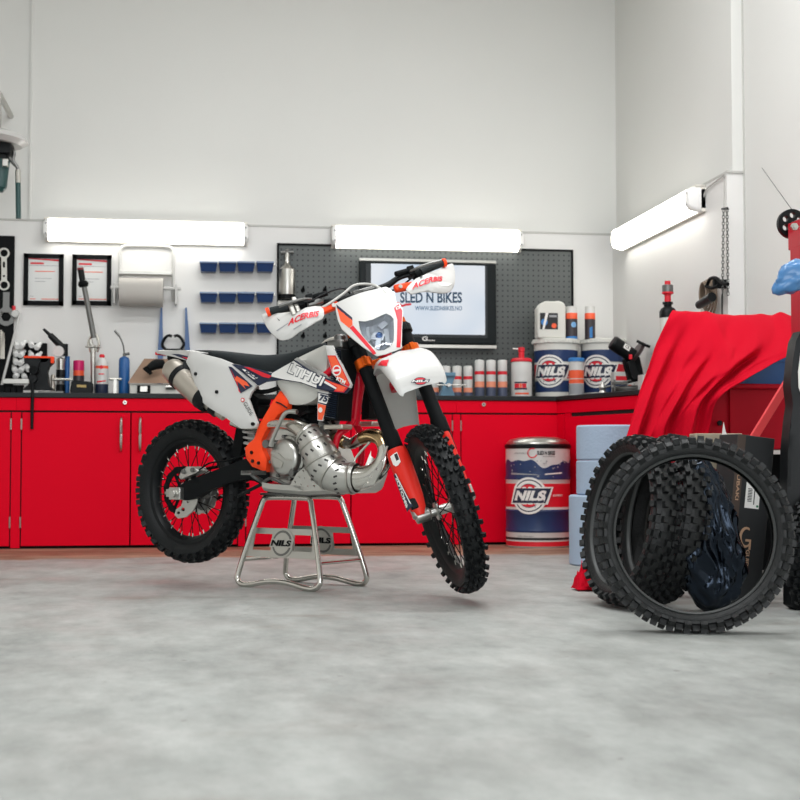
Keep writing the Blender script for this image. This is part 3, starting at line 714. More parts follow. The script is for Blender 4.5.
# pump bottle
q = atY(521.5, 390, 9.45); r = .072
t = thing('pump_bottle', 'white pump tub with a red lid and red pump head', 'pump bottle', (q.x, 9.45, ZT))
zl = atY(521, 362, 9.45).z-ZT
bm = B(); lathe(bm, [(0, 0), (r, 0), (r, .004), (r*1.02, .02), (r, zl-.01), (r*.95, zl), (0, zl)], (q.x, 9.45, ZT), n=28); link('tub', bm, M_WHT, t)
bm = B(); lathe(bm, [(0, zl), (r*1.04, zl), (r*1.04, zl+.016), (r*.9, zl+.024), (.02, zl+.026), (.02, zl+.03), (0, zl+.03)], (q.x, 9.45, ZT), n=28); link('lid', bm, M_INKR, t)
bm = B(); lathe(bm, [(.02, zl+.026), (.02, zl+.07), (.024, zl+.075), (.024, zl+.10), (0, zl+.105)], (q.x, 9.45, ZT), n=16); ph = link('pump_head', bm, M_INKR, t)
bm = B(); cyl(bm, (q.x-.02, 9.45, ZT+zl+.09), (q.x-.062, 9.44, ZT+zl+.092), .006, n=8); link('spout', bm, M_WHT, ph)
CS = Cyl((q.x, 9.45, ZT), r, radians(-100))
bm = B(); 
for a0, a1, z0, z1, mi in ((-.055, .035, .10, .11, 2), (-.055, .035, .055, .066, 2), (-.055, -.02, .067, .098, 0), (.0, .03, .067, .098, 0), (-.05, .05, .022, .034, 1), (-.018, -.002, .067, .098, 1)):
    fillpoly(bm, CS, [(a0, z0), (a1, z0), (a1, z1), (a0, z1)], .002, .0006, .01, mi)
link('printed_label', bm, [M_INKR, M_INKO, M_NAVY], t, smooth=False)
# buckets
def bucket(px, label, Y=9.57):
    q = atY(px, 390, Y); t = thing('oil_bucket', label, 'bucket', (q.x, Y, ZT), 'branded blue and red buckets'); r0 = .145; H = atY(px, 342, Y).z-ZT+.002; tp = .012
    R_ = lambda h: r0+(tp*h/H)
    bm = B(); zz = [0, .012, .035, .035, .10, .10, .20, .20, .275, .275, .30, H]
    zz = [z*H/.33 for z in (0, .012, .035, .10, .112, .195, .207, .275, .33)]
    prof = [(0, 0)]+[(R_(z), z) for z in zz]+[(0, H)]
    lathe(bm, prof, (q.x, Y, ZT), n=40, mis=[0, 0, 0, 2, 0, 1, 0, 3, 0, 0]); link('pail', bm, [M_WHT2, M_INKR, M_NAVY2, M_NAVY2], t)
    bm = B(); lathe(bm, [(0, H+.012), (R_(H)-.01, H+.012), (R_(H)+.006, H+.012), (R_(H)+.010, H+.006), (R_(H)+.010, H-.018), (R_(H)+.002, H-.018), (R_(H)+.001, H-.0)], (q.x, Y, ZT), n=40); 
    for k in range(30):
        a = 2*pi*k/30; box(bm, (q.x+cos(a)*(R_(H)+.010), Y+sin(a)*(R_(H)+.010), ZT+H-.008), (.008, .012, .018), Matrix.Rotation(a, 3, 'Z'))
    link('lid', bm, M_WHT2, t)
    az = atan2(-Y, -q.x); CS = Cyl((q.x, Y, ZT), r0+.004, az, tp/H)
    roundel(CS, -.045, .153*H/.33, .082*H/.33, t)
    bm = B(); text('', CS, 'EXPERT', (.075, .145), (.13, .145), (.075, .155), None, None, px=False, off=.003, bold=.02, bm0=bm); link('lettering', bm, M_INKW, t, smooth=False)
    return t, q, H
b1, q1, H1 = bucket(556, 'oil bucket with round logo, left of two, under the white jerrycan')
b2, q2, H2 = bucket(603, 'oil bucket with round logo, right of two, behind the grinder')
zb_ = ZT+H1+.012
# jerrycan on the left bucket
q = atY(550.5, 330, 9.5); t = thing('jerrycan', 'white plastic jerrycan standing on the left bucket', 'jerrycan', (q.x, 9.5, zb_))
S = Surf((q.x, 9.5-.04, zb_), (1, 0, 0), (0, 0, 1), (0, -1, 0)); Hc = atY(551, 300.5, 9.46).z-zb_; wj = .102
pl = [(-wj, 0), (wj, 0), (wj, Hc*.86), (wj*.85, Hc*.96), (wj*.5, Hc), (wj*.2, Hc*.985), (-wj*.5, Hc*.985), (-wj*.8, Hc*.9), (-wj, Hc*.78)]
panel('body', S, pl, M_WHT2, t, thick=.10, px=False, bevel=.012, step=.05)
panel('printed_label', S, [(-wj*.84, .065), (wj*.42, .065), (wj*.42, .18), (-wj*.84, .18)], M_INKK, t, off=.002, thick=.001, px=False)
bm = B(); fillpoly(bm, S, circ(-.055, .115, .024, 16), .003, .0005, .02, 0); fillpoly(bm, S, [(-.07, .065), (-.055, .065), (-.025, .18), (-.045, .18)], .0035, .0005, .02, 1); fillpoly(bm, S, circ(.015, .09, .018, 14), .003, .0005, .02, 2); fillpoly(bm, S, [(-.02, .15), (.035, .15), (.035, .165), (-.02, .165)], .003, .0005, .02, 3); link('label_picture', bm, [M_INKB, M_INKW, M_INKO, M_INKG], t, smooth=False)
SC_ = [(0, 1, 2), (.0, 1, 2), (.08, 1, 2), (.08, 1, 0), (.60, 1, 0), (.60, 1, 3), (.78, 1, 3), (.80, .93, 1), (.98, .90, 1)]
MC = [mat('can_label_dark', (58, 50, 54), .4), M_WHT, M_INKB, M_INKO]
c = can('spray_can', 'white capped can with a dark blue-spotted label beside the jerrycan', 571.5, 306, 330, 9.5, .042, SC_, base=zb_, mats=MC)
CS = Cyl((c.location.x, 9.5, zb_), .042, radians(-98)); bm = B(); fillpoly(bm, CS, circ(.012, .10, .02, 14), .0015, .0005, .01); link('label_picture', bm, mat('pale_blue_ink', (120, 170, 215), .4), c, smooth=False)
c = can('spray_can', 'white capped can with a dark label alone on the right bucket', 590, 306, 330, 9.5, .037, SC_, base=zb_, mats=[MC[0], M_WHT, MC[0], M_INKO])
CS = Cyl((c.location.x, 9.5, zb_), .037, radians(-98)); bm = B(); fillpoly(bm, CS, [(-.008, .01), (.012, .01), (.012, .09), (-.008, .08)], .0015, .0005, .01); link('label_picture', bm, M_INKB, c, smooth=False)
# small pail with blue lid
Y = 9.33; c = can('small_tub', 'small white tub with a blue lid between the two buckets', 576.5, 360, 392, Y, .052, [(0, 1, 0), (.0, 1, 0), (.08, 1, 0), (.10, 1, 2), (.36, 1, 2), (.37, 1, 0), (.48, 1, 3), (.50, 1, 0), (.64, 1, 1), (.72, 1, 1), (.73, 1, 0), (.99, 1, 0)], 'tub', mats=[M_WHT, M_INKO, M_INKG, M_INKO])
H = atY(576.5, 360, Y).z-ZT; bm = B(); lathe(bm, [(0, H+.014), (.052, H+.014), (.056, H+.008), (.056, H-.012), (.0515, H-.012)], (c.location.x, Y, ZT), n=24); link('lid', bm, M_INKB, c)
# carton behind the grinder
q = atY(622, 385, 9.35); t = thing('small_carton', 'small white blue and red carton behind the grinder', 'carton', (q.x, 9.34, ZT)); bm = B(); box(bm, (q.x, 9.34, ZT+.09), (.14, .08, .18)); link('box', bm, M_WHT, t, bevel=.002)
S = Surf((q.x, 9.34-.041, ZT), (1, 0, 0), (0, 0, 1), (0, -1, 0)); bm = B(); fillpoly(bm, S, [(-.06, .06), (.02, .06), (.02, .10), (-.06, .09)], .001, .0005, .02, 0); fillpoly(bm, S, [(-.06, .12), (.02, .12), (.02, .15), (-.06, .15)], .001, .0005, .02, 1); fillpoly(bm, S, circ(.04, .06, .03, 12), .001, .0005, .02, 2); link('printed_label', bm, [M_NAVY2, M_INKR, M_INKO], t, smooth=False)
q = atY(646, 375, 8.6); t = thing('patterned_box', 'small white box with red pattern half hidden by the red cloth', 'box', (2.87, 8.55, ZT)); bm = B(); box(bm, (2.87, 8.55, ZT+.055), (.12, .10, .15 if 0 else .11)); link('box', bm, M_WHT, t, bevel=.002)
bm = B(); S = Surf((2.87, 8.499, ZT), (1, 0, 0), (0, 0, 1), (0, -1, 0))
for i in range(4):
    for j in range(3): fillpoly(bm, S, [(-.05+i*.025, .02+j*.03), (-.035+i*.025, .02+j*.03), (-.04+i*.025, .04+j*.03)], .001, .0005, .02)
link('red_pattern', bm, M_INKR, t, smooth=False)
# chain grinder
Y = 8.95
def P(px, py, dy=0): return atY(px, py, Y+dy)
t = thing('bench_grinder', 'black chain grinder with tilted motor and red switch on the worktop corner', 'grinder', (P(626, 390).x, Y, ZT))
bm = B(); a = P(601, 387); b_ = P(641, 387); prism(bm, [(P(612, 380).x, Y-.10, ZT), (b_.x, Y-.10, ZT), (b_.x+.02, Y+.10, ZT), (P(612, 380).x, Y+.10, ZT)], (0, 0, .02)); link('base', bm, M_BLK, t, bevel=.005)
bm = B(); lathe(bm, [(0, .02), (.11, .02), (.115, .03), (.115, .05), (.09, .06), (0, .06)], (P(629, 385).x, Y, ZT), n=28); link('turntable', bm, M_ALUD, t)
bm = B(); prism(bm, [P(630, 383), P(645, 380), P(640, 357), P(630, 352), P(624, 360)], (0, .05, 0)); link('arm', bm, M_BLKM, t, bevel=.004)
bm = B(); a = P(613.5, 343); b_ = P(633.5, 356.5); cyl(bm, a, b_, .050, .046, n=22); lathe(bm, [(.05, 0), (.044, -.012), (0, -.012)], a, b_-a, n=22); link('motor', bm, M_BLK, t)
bm = B(); c0 = (P(621, 349)); d = (b_-a).normalized(); pp = d.cross(V3((0, 1, 0))).normalized()
if pp.z < 0: pp = -pp
Sg = Surf(c0+V3((0, -.042, 0))+pp*.018, d, (pp*.9+V3((0, -.43, 0))*-1).normalized(), (V3((0, -1, 0))*.9+pp*.43).normalized())
fillpoly(bm, Sg, [(-.004, -.018), (.042, -.018), (.042, .022), (-.004, .022)], .006, .001); gl = link('sticker', bm, M_INKW, t, smooth=False)
text('lettering', Sg, 'CE', (.004, -.010), (.034, -.010), (.004, .014), M_INKK, gl, px=False, off=.009, bold=.02)
bm = B(); a2 = P(633, 357, -.02); lathe(bm, [(0, -.012), (.075, -.012), (.078, 0), (.075, .012), (0, .012)], P(637, 352), d, n=28); link('wheel_guard', bm, mat('dark_brown_guard', (50, 34, 36), .4), t)
bm = B(); tube(bm, [tuple(P(637, 341, -.05)), tuple(P(643, 344, -.07)), tuple(P(650, 347, -.08))], .010, n=10); link('lever', bm, M_BLK, t)
bm = B(); q = P(630.5, 357, -.055); box(bm, q, (.022, .014, .032)); link('switch', bm, M_INKR, t, bevel=.003)
bm = B(); prism(bm, [P(627, 362, -.03), P(634, 359, -.03), P(640, 378, -.03), P(633, 380, -.03)], (0, .1, 0)); link('neck', bm, M_BLK, t, bevel=.004)
bm = B(); box(bm, (P(617, 378).x, Y-.06, ZT+.075), (.10, .04, .02)); cyl(bm, (P(612, 378).x, Y-.06, ZT+.02), (P(612, 378).x, Y-.06, ZT+.10), .008, n=8); cyl(bm, (P(620, 378).x, Y-.07, ZT+.085), (P(628, 378).x, Y-.07, ZT+.095), .006, n=8); link('chain_vice', bm, M_ALUD, t, bevel=.003)
q = atY(607, 388, 8.78); t = thing('metal_fitting', 'small cast metal fitting standing in front of the grinder', 'fitting', (q.x+.02, 8.95, ZT)); 
bm = B(); lathe(bm, [(0, 0), (.026, 0), (.028, .012), (.018, .03), (.024, .05), (.014, .07), (.006, .085), (.005, .11), (0, .11)], (q.x+.02, 8.95, ZT), n=14); link('body', bm, M_ALU, t)
bm = B(); cyl(bm, (q.x+.02, 8.95, ZT+.045), (q.x+.07, 8.92, ZT+.06), .008, n=8); link('side_arm', bm, M_ALUD, t)
# small blue vice on the counter edge (behind the mudguard)
Y = 9.27; q = atY(446.5, 390, Y); t = thing('bench_vice', 'small grey-blue vice with a steel bar handle on the worktop', 'vice', (q.x, Y, ZT))
bm = B(); S = Surf((q.x, Y-.04, ZT), (1, 0, 0), (0, 0, 1), (0, -1, 0)); hv = atY(446, 373, Y).z-ZT
fillpoly(bm, S, [(-.05, 0), (.05, 0), (.045, .02), (.032, .05), (.032, hv*.5), (.055, hv*.85), (.055, hv), (-.055, hv), (-.055, hv*.85), (-.032, hv*.5), (-.032, .05), (-.045, .02)], 0, .08, .05); link('body', bm, M_BLUEG, t, bevel=.004)
bm = B(); box(bm, (q.x, Y-.05, ZT+hv-.012), (.10, .03, .024)); link('jaw', bm, M_BLUEG, t, bevel=.002)
bm = B(); cyl(bm, (q.x, Y-.04, ZT+hv*.45), (q.x, Y-.10, ZT+hv*.45), .012, n=10); link('screw', bm, M_STEEL, t)
bm = B(); z = ZT+hv*.45; a = atY(437, 384, Y-.09); b_ = atY(467, 384, Y-.09); cyl(bm, (a.x, Y-.09, z), (b_.x, Y-.09, z), .005, n=8); link('bar_handle', bm, M_STEEL, t)

# ---- left side of the worktop
Y = 9.30
def P(px, py, dy=0): return atY(px, py, Y+dy)
t = thing('bench_vice', 'big black bench vice with orange jaw edge at the left of the worktop', 'vice', (P(38, 390).x, Y, ZT))
S = Surf((0, Y-.05, 0), (1, 0, 0), (0, 0, 1), (0, -1, 0))
def sp_(l): return [S.ab(*p) for p in l]
bm = B(); fillpoly(bm, S, sp_([(24, 357), (53, 358), (53.5, 362), (49, 366), (47, 372), (49, 386), (54, 389.5), (22, 389.5), (28, 385), (31, 372), (29, 365), (24, 362)]), 0, .10, .06); link('body', bm, M_BLK, t, bevel=.006)
bm = B(); fillpoly(bm, S, sp_([(24, 356), (53, 356.5), (53, 358.2), (24, 358)]), .012, .12, .06); link('jaw', bm, M_ORG, t, bevel=.001)
bm = B(); q = S.pt(*S.ab(52.5, 360)); box(bm, q, (.022, .03, .045)); link('end_stop', bm, M_ORG, t, bevel=.003)
bm = B(); fillpoly(bm, S, sp_([(28, 360), (42, 360), (40, 363), (38, 372), (31, 372), (30, 364)]), .04, .04, .05); link('front_jaw', bm, M_BLK, t, bevel=.004)
bm = B(); q = S.pt(*S.ab(35, 371)); cyl(bm, q, q+V3((0, -.10, 0)), .028, n=18); q2 = q+V3((-.0, -.10, -.0)); link('screw', bm, M_BLKM, t)
bm = B(); q = S.pt(*S.ab(34, 379)); cyl(bm, q+V3((0, .02, 0)), q+V3((0, -.08, 0)), .026, n=18); q.y -= .07; cyl(bm, q, V3((P(31.5, 430, -.14).x, q.y, P(31.5, 429, -.14).z)), .012, .010, n=10); link('hanging_handle', bm, M_BLK, t)
bm = B(); a = P(3, 381, -.02); b_ = P(30, 382, -.02); box(bm, ((a.x+b_.x)/2, Y-.04, (a.z+b_.z)/2), (b_.x-a.x, .03, .034)); link('steel_bar', bm, M_STEEL, t, bevel=.003)
bm = B(); a = P(52, 379.5, -.03); b_ = P(73, 379.5, -.03); cyl(bm, (a.x, Y-.03, a.z), (b_.x, Y-.03, a.z), .008, n=10); link('bar', bm, M_STEEL, t)
bm = B()
for px in (2, 8, 14, 20): 
    q = P(px, 388); box(bm, (q.x, Y, ZT+.022), (.035, .06, .043))
box(bm, (P(11, 388).x, Y, ZT+.045), (.16, .05, .016)); tag(link('clamp_block', bm, M_BLKM, bevel=.004), 'low black clamp base under the steel bar at the left edge', 'clamp')
bm = B(); box(bm, (P(52, 388).x, Y-.05, ZT+.006), (.16, .06, .012)); tag(link('steel_plate', bm, M_ALUD, bevel=.002), 'flat dark steel plate on the worktop before the black vice', 'plate')
# oil gun
Y = 9.45
t = thing('grease_gun', 'black lever gun with a round gauge standing on blue cylinder', 'grease gun', (P(62, 390).x, Y, ZT))
bm = B(); a, b_ = P(43.5, 329), P(50, 335); cyl(bm, a, b_, .009, .013, n=10); cyl(bm, b_, P(62, 347), .020, .024, n=12); cyl(bm, P(62, 347), P(65.5, 347), .022, n=12); cyl(bm, P(65, 344), P(65, 356), .020, n=12); link('lever', bm, M_BLK, t)
bm = B(); lathe(bm, [(0, -.015), (.036, -.015), (.038, 0), (.036, .02), (0, .02)], P(58.5, 351.5, -.05), (0, -1, 0), n=24); link('gauge', bm, M_WHT, t)
bm = B(); q = P(60.5, 388); H = P(60, 357).z-ZT; lathe(bm, [(0, 0), (.030, 0), (.030, H*.25), (.026, H*.27), (.026, H*.45), (.030, H*.47), (.030, H*.66), (.027, H*.68), (.030, H*.95), (0, H)], (q.x, Y, ZT), n=18, mis=[0, 0, 0, 1, 1, 0, 2, 2, 1]); link('barrel', bm, [M_BLK, M_ALUD, M_STEEL], t)
bm = B(); q = P(66.5, 388); cyl(bm, (q.x, Y+.03, ZT), (q.x, Y+.03, P(66, 356).z), .017, n=16); link('cylinder', bm, M_BLUE, t)
bm = B(); lathe(bm, [(0, 0), (.03, 0), (.03, .01), (.014, .02), (.018, .05), (.014, .08), (.018, .10), (.012, .13), (0, .13)], (P(53.5, 388).x, 9.40, ZT), n=16); tag(link('brass_fitting', bm, M_MUF), 'turned metal fitting just right of the black vice', 'fitting')
can('spray_can', 'can with a bright magenta cap behind the black case', 78.5, 360, 388, 9.5, .037, [(0, 1, 0), (.0, 1, 0), (.55, 1, 0), (.58, .98, 3), (.70, .98, 3), (.70, 1, 1), (.98, .98, 1)], mats=[MC[0], M_MAG, M_INKG, M_INKO])
bm = B(); S = Surf((P(83, 388).x, 9.33, ZT), (1, 0, 0), (0, 0, 1), (0, -1, 0)); t = thing('black_case', 'small black case with a yellowish badge on the worktop', 'case', (P(83, 388).x, 9.36, ZT))
fillpoly(bm, S, [(-.068, 0), (.07, 0), (.074, .03), (.072, .075), (.055, .082), (-.055, .092), (-.068, .08), (-.074, .02)], 0, .06, .05); link('shell', bm, M_BLK, t, bevel=.008)
bm = B(); fillpoly(bm, S, [(-.03, .045), (.03, .043), (.03, .06), (-.03, .062)], .003, .001, .02); link('badge', bm, mat('brass_ink', (186, 158, 96), .5), t, smooth=False)
# puller with long pole
Y = 9.48
t = thing('slide_hammer', 'tall steel pole tool with a dark red tip leaning in front of a certificate', 'tool', (P(93, 390).x, Y, ZT))
bm = B(); cyl(bm, P(81, 270, -.05), P(94, 338), .017, .019, n=14); link('pole', bm, M_ALUD, t)
bm = B(); a, b_ = P(80.5, 268.5, -.05), P(82.6, 281, -.04); cyl(bm, a, b_, .021, n=14); link('grip', bm, M_BLK, t)
bm = B(); cyl(bm, P(80.4, 267.8, -.05), P(80.6, 270, -.05), .0215, n=14); link('tip', bm, mat('dark_red_rubber', (128, 30, 40), .5), t)
bm = B(); d = (P(94, 338)-P(81, 270, -.05)).normalized(); lathe(bm, [(.015, -.02), (.028, -.02), (.036, 0), (.028, .02), (.015, .02)], P(83.3, 284, -.04), d, n=18); link('collar', bm, M_BLKM, t)
bm = B(); cyl(bm, P(85, 346.5, -.03), P(101, 347, -.03), .006, n=8); link('crossbar', bm, M_STEEL, t)
bm = B(); q = P(93.5, 388); cyl(bm, (q.x, Y, ZT), P(93, 345), .018, n=12); cyl(bm, P(90, 340), P(93, 352), .015, .02, n=10); link('post', bm, M_STEEL, t)
bm = B(); tube(bm, [tuple(P(91, 336)), tuple(P(88.5, 344)), tuple(P(91, 352))], .010, n=8); tube(bm, [tuple(P(96, 334)), tuple(P(99, 343)), tuple(P(97, 352))], .010, n=8); link('jaw', bm, M_CHR, t)
# white bottle
Y = 9.36; q = P(101.8, 388); H = P(102, 355.5).z-ZT
t = thing('oil_bottle', 'white bottle with a red cap and navy foot in front of the pole tool', 'bottle', (q.x, Y, ZT))
bm = B(); lathe(bm, [(0, 0), (.040, 0), (.042, .005), (.042, H*.26), (.042, H*.27), (.042, H*.62), (.042, H*.66), (.042, H*.73), (.040, H*.82), (.022, H*.93), (.015, H*.95), (0, H*.96)], (q.x, Y, ZT), n=24, mis=[1, 1, 1, 0, 0, 0, 2, 0, 0, 0, 0]); link('body', bm, [M_WHT, M_NAVY, M_INKO], t)
bm = B(); lathe(bm, [(.017, H*.92), (.018, H), (.012, H*1.03), (0, H*1.03)], (q.x, Y, ZT), n=14); link('cap', bm, M_INKR, t)
CS = Cyl((q.x, Y, ZT), .042, radians(-92)); bm = B(); fillpoly(bm, CS, circ(0, H*.69, .013, 12), .0015, .0005, .01); fillpoly(bm, CS, [(-.018, H*.5), (.018, H*.5), (.018, H*.53), (-.018, H*.53)], .0015, .0005, .01); fillpoly(bm, CS, [(-.03, H*.29), (.03, H*.33), (.03, H*.36), (-.03, H*.33)], .0015, .0005, .01); link('printed_label', bm, M_INKR, t, smooth=False)
bm = B(); a = P(109, 379.5); b_ = P(122, 379.5); cyl(bm, (a.x, 9.33, a.z), (b_.x, 9.33, a.z), .008, n=10); box(bm, ((a.x+b_.x)/2, 9.33, (a.z+ZT)/2), (.02, .03, a.z-ZT)); tag(link('steel_bar_tool', bm, M_STEEL), 'short horizontal steel bar between white bottle and blue torch', 'bar')
# blue gas torch
Y = 9.40; q = P(124, 390); H = P(124, 358).z-ZT
t = thing('gas_torch', 'blue gas torch cylinder with a thin bent nozzle', 'gas torch', (q.x, Y, ZT))
bm = B(); lathe(bm, [(0, 0), (.034, 0), (.036, .01), (.036, H*.94), (.03, H), (.012, H+.01), (0, H+.01)], (q.x, Y, ZT), n=24); link('cylinder', bm, M_BLUE, t)
bm = B(); cyl(bm, (q.x, Y, ZT+H), (q.x, Y, ZT+H+.03), .010, n=10); cyl(bm, (q.x-.004, Y, ZT+H+.025), (q.x+.034, Y, ZT+H+.03), .010, n=10); link('valve', bm, M_ALUD, t)
bm = B(); tube(bm, [(q.x, Y, ZT+H+.02, .005)]+[tuple(P(a, b_))+(r_,) for a, b_, r_ in ((123.5, 347, .005), (121.5, 340.5, .005), (119, 335.5, .006))], n=8); cyl(bm, P(119.3, 336), P(114.8, 330.5), .009, n=10); link('nozzle', bm, M_ALUD, t)
# brown topped metal box
Y = 9.33
t = thing('belt_sander', 'pale metal bench machine with a sloping brown board top behind the exhaust', 'bench tool', (P(152, 390).x, Y, ZT))
bm = B(); a = P(130, 378); b_ = P(182, 390); box(bm, ((a.x+b_.x)/2, Y+.08, ZT+.035), (b_.x-a.x, .20, .07)); link('housing', bm, M_WHT2, t, bevel=.004)
bm = B(); zz = ZT+.072; prism(bm, [(P(128.5, 376).x, Y-.04, zz), (P(172, 376).x, Y-.04, zz), (P(168, 360).x, Y+.20, P(150, 359.5, .2).z), (P(143, 359).x, Y+.20, P(143, 359.5, .2).z)], (0, .004, .006)); link('sloping_board', bm, M_BRWN, t)
bm = B(); a = P(137, 381, -.02); box(bm, (P(144, 384).x, Y-.028, ZT+.034), (.085, .02, .05)); sl = link('window', bm, M_BLKM, t)
bm = B(); box(bm, (P(144, 384).x, Y-.036, ZT+.034), (.05, .02, .04)); link('plate', bm, M_STEEL, sl, bevel=.003)
bm = B(); cyl(bm, (P(166, 380).x, Y-.03, ZT+.05), (P(176, 380).x, Y-.03, ZT+.05), .018, n=12); link('roller', bm, M_STEEL, t)
bm = B(); a, b_ = P(148, 369, -.05), P(163, 364, .0); tube(bm, [tuple(a)+(.022,), tuple((a+b_)/2+V3((0, 0, .012)))+(.034,), tuple(b_)+(.03,)], n=12); 
for k in range(4): tube(bm, [tuple(a+V3((-.01+k*.012, -.01, .01-k*.010)))+(.010,), tuple(a+V3((-.03+k*.012, -.01, -.005-k*.010)))+(.009,)], n=8, sm=False)
tag(link('work_glove', bm, M_BLKM), 'black work glove lying on the sloping brown board', 'glove')

# ---- hoist / machine top left
Y = 9.2
t = thing('wall_hoist', 'green motor hanging under a white round cover at the top left', 'hoist', P(5, 190))
bm = B(); lathe(bm, [(0, .05), (.10, .045), (.19, .015), (.21, -.015), (.17, -.045), (0, -.03)], P(-4, 137), V3((.10, 0, 1)), n=36); link('round_cover', bm, M_WHT, t)
bm = B(); box(bm, P(2, 147), (.13, .14, .11)); box(bm, P(3, 158), (.06, .08, .08)); link('gear_case', bm, M_BLK, t, bevel=.008)
bm = B(); a, b_ = P(3, 160), P(-1, 187); cyl(bm, a, b_, .045, .05, n=16); lathe(bm, [(.05, 0), (.03, .03), (0, .03)], b_, b_-a, n=16); link('motor', bm, M_GREEN, t)
bm = B(); q = P(5.5, 163, -.06); box(bm, q, (.035, .04, .05)); link('clamp', bm, M_STEEL, t, bevel=.004)
bm = B(); tube(bm, [tuple(P(11, 146)), tuple(P(14, 153)), tuple(P(13, 160)), tuple(P(17.5, 168)), tuple(P(18, 176))], .012, n=8); tube(bm, [tuple(P(8, 155)), tuple(P(12, 162)), tuple(P(17, 167))], .010, n=8); link('hose', bm, M_ALUD, t)
bm = B(); a, b_ = P(18, 170), P(18, 183); cyl(bm, a, b_, .018, n=12); link('coupling', bm, M_CHR, t)
bm = B(); b2 = P(18.5, 218.5); cyl(bm, b_, b2, .017, n=12); link('drop_pipe', bm, M_GREEN, t)
bm = B(); a = P(9, 132); cyl(bm, P(-2, 137), V3((P(-2, 137).x, Y, 2.95)), .02, n=10); cyl(bm, V3((P(-2, 137).x, Y, 2.95)), V3((P(-2, 137).x, YW+.02, 2.95)), .02, n=10); link('wall_arm', bm, M_STEEL, t)

# ================================================================== THE MOTORBIKE
AB = radians(44.56)
FB = V3((cos(AB), -sin(AB), 0)); NB = V3((sin(AB), cos(AB), 0)); UZ = V3((0, 0, 1))     # forward, far side, up
RC = V3((-.018, 6.446, .422))
RAKE, STEER, OFF, HX, FZ = radians(24.8), radians(43.8), .0094, 1.412, .37
def bs(w_, fn=None): return Surf(V3((RC.x, RC.y, 0))-NB*w_, FB, UZ, -NB, fn)
def bp(px, py, w_=0): return onpl(px, py, V3((RC.x, RC.y, 0))-NB*w_, NB)
def bl(s, w_, z): return V3((RC.x, RC.y, 0))+FB*s-NB*w_+UZ*z
S_ = (-FB*sin(RAKE)+UZ*cos(RAKE)); VF = FB*cos(RAKE)+UZ*sin(RAKE)
ax0 = V3((RC.x, RC.y, FZ))+FB*HX; A0 = ax0-VF*OFF
SV = VF*cos(STEER)-NB*sin(STEER); SN = NB*cos(STEER)+VF*sin(STEER)
FC = A0+SV*OFF
def fl(v, w_, s): return FC+SV*v-SN*w_+S_*s            # front end: forward, toward the rider's right, up the forks
def fp(px, py, v): return onpl(px, py, FC+SV*v, SV)
def fw(px, py, w_): return onpl(px, py, FC-SN*w_, SN)
eng = bp(300, 480)
bike = thing('dirt_bike', 'white orange and black off-road motorbike raised on a chrome stand, front wheel turned', 'motorbike', bl(.62, 0, .42))
def T(name, pts, m, par=bike, r=None, n=12, sm=True, k=6, **kw):
    bm = B(); tube(bm, [tuple(p) if len(p) == 3 else p for p in pts], r, n, sm=sm, k=k, **kw); return link(name, bm, m, par)
def bt(l): return [tuple(bp(a, b_, w_))+(r_,) for a, b_, w_, r_ in l]

def tyre_mesh(bm, c, ax, R, rin, W, n, kn, ph=0, hollow=True, seg=72, kl=.02):
    """knobbly tyre; W half width, kn rows of (lateral, cant deg, width, stagger)"""
    u, v, d = frame(V3(ax)); Rc = R-.013
    outer = [(rin, -.55*W), (rin+.006, -.68*W), (rin+(Rc-rin)*.35, -.90*W), (rin+(Rc-rin)*.66, -.93*W), (Rc-.020, -.80*W), (Rc-.006, -.52*W), (Rc, -.2*W)]
    outer = outer+[(r, -h) for r, h in reversed(outer)]
    inner = [(rin, .45*W), (rin+.02, .75*W), (rin+(Rc-rin)*.5, .80*W), (Rc-.03, .6*W), (Rc-.014, 0)]
    inner = inner+[(r, -h) for r, h in reversed(inner[:-1])]
    lathe(bm, outer+inner, c, ax, n=seg, closed=True)
    for h, cant, kw, stg in kn:
        for k in range(n):
            t = 2*pi*(k+stg)/n+ph; rad = u*cos(t)+v*sin(t); tg = d.cross(rad)
            q = abs(h)/W; rr = Rc-.022*q**2.2*(W/.05)
            ca_ = radians(cant); nn = (rad*cos(ca_)+d*sin(ca_)).normalized(); la = (d*cos(ca_)-rad*sin(ca_)).normalized()
            p = V3(c)+rad*(rr+.003)+d*h
            box(bm, p+nn*.004, (kl, kw, .020), axes(tg, la, nn), taper=.86)
KN_R = [(-.012, 0, .017, 0), (.014, 0, .017, 0), (-.034, -16, .016, .5), (.034, 16, .016, .5), (-.052, -48, .018, 0), (.052, 48, .018, 0), (-.0, 0, .02, .5)]
KN_F = [(-.009, 0, .013, 0), (.011, 0, .013, 0), (-.024, -20, .012, .5), (.024, 20, .012, .5), (-.037, -50, .014, 0), (.037, 50, .014, 0)]
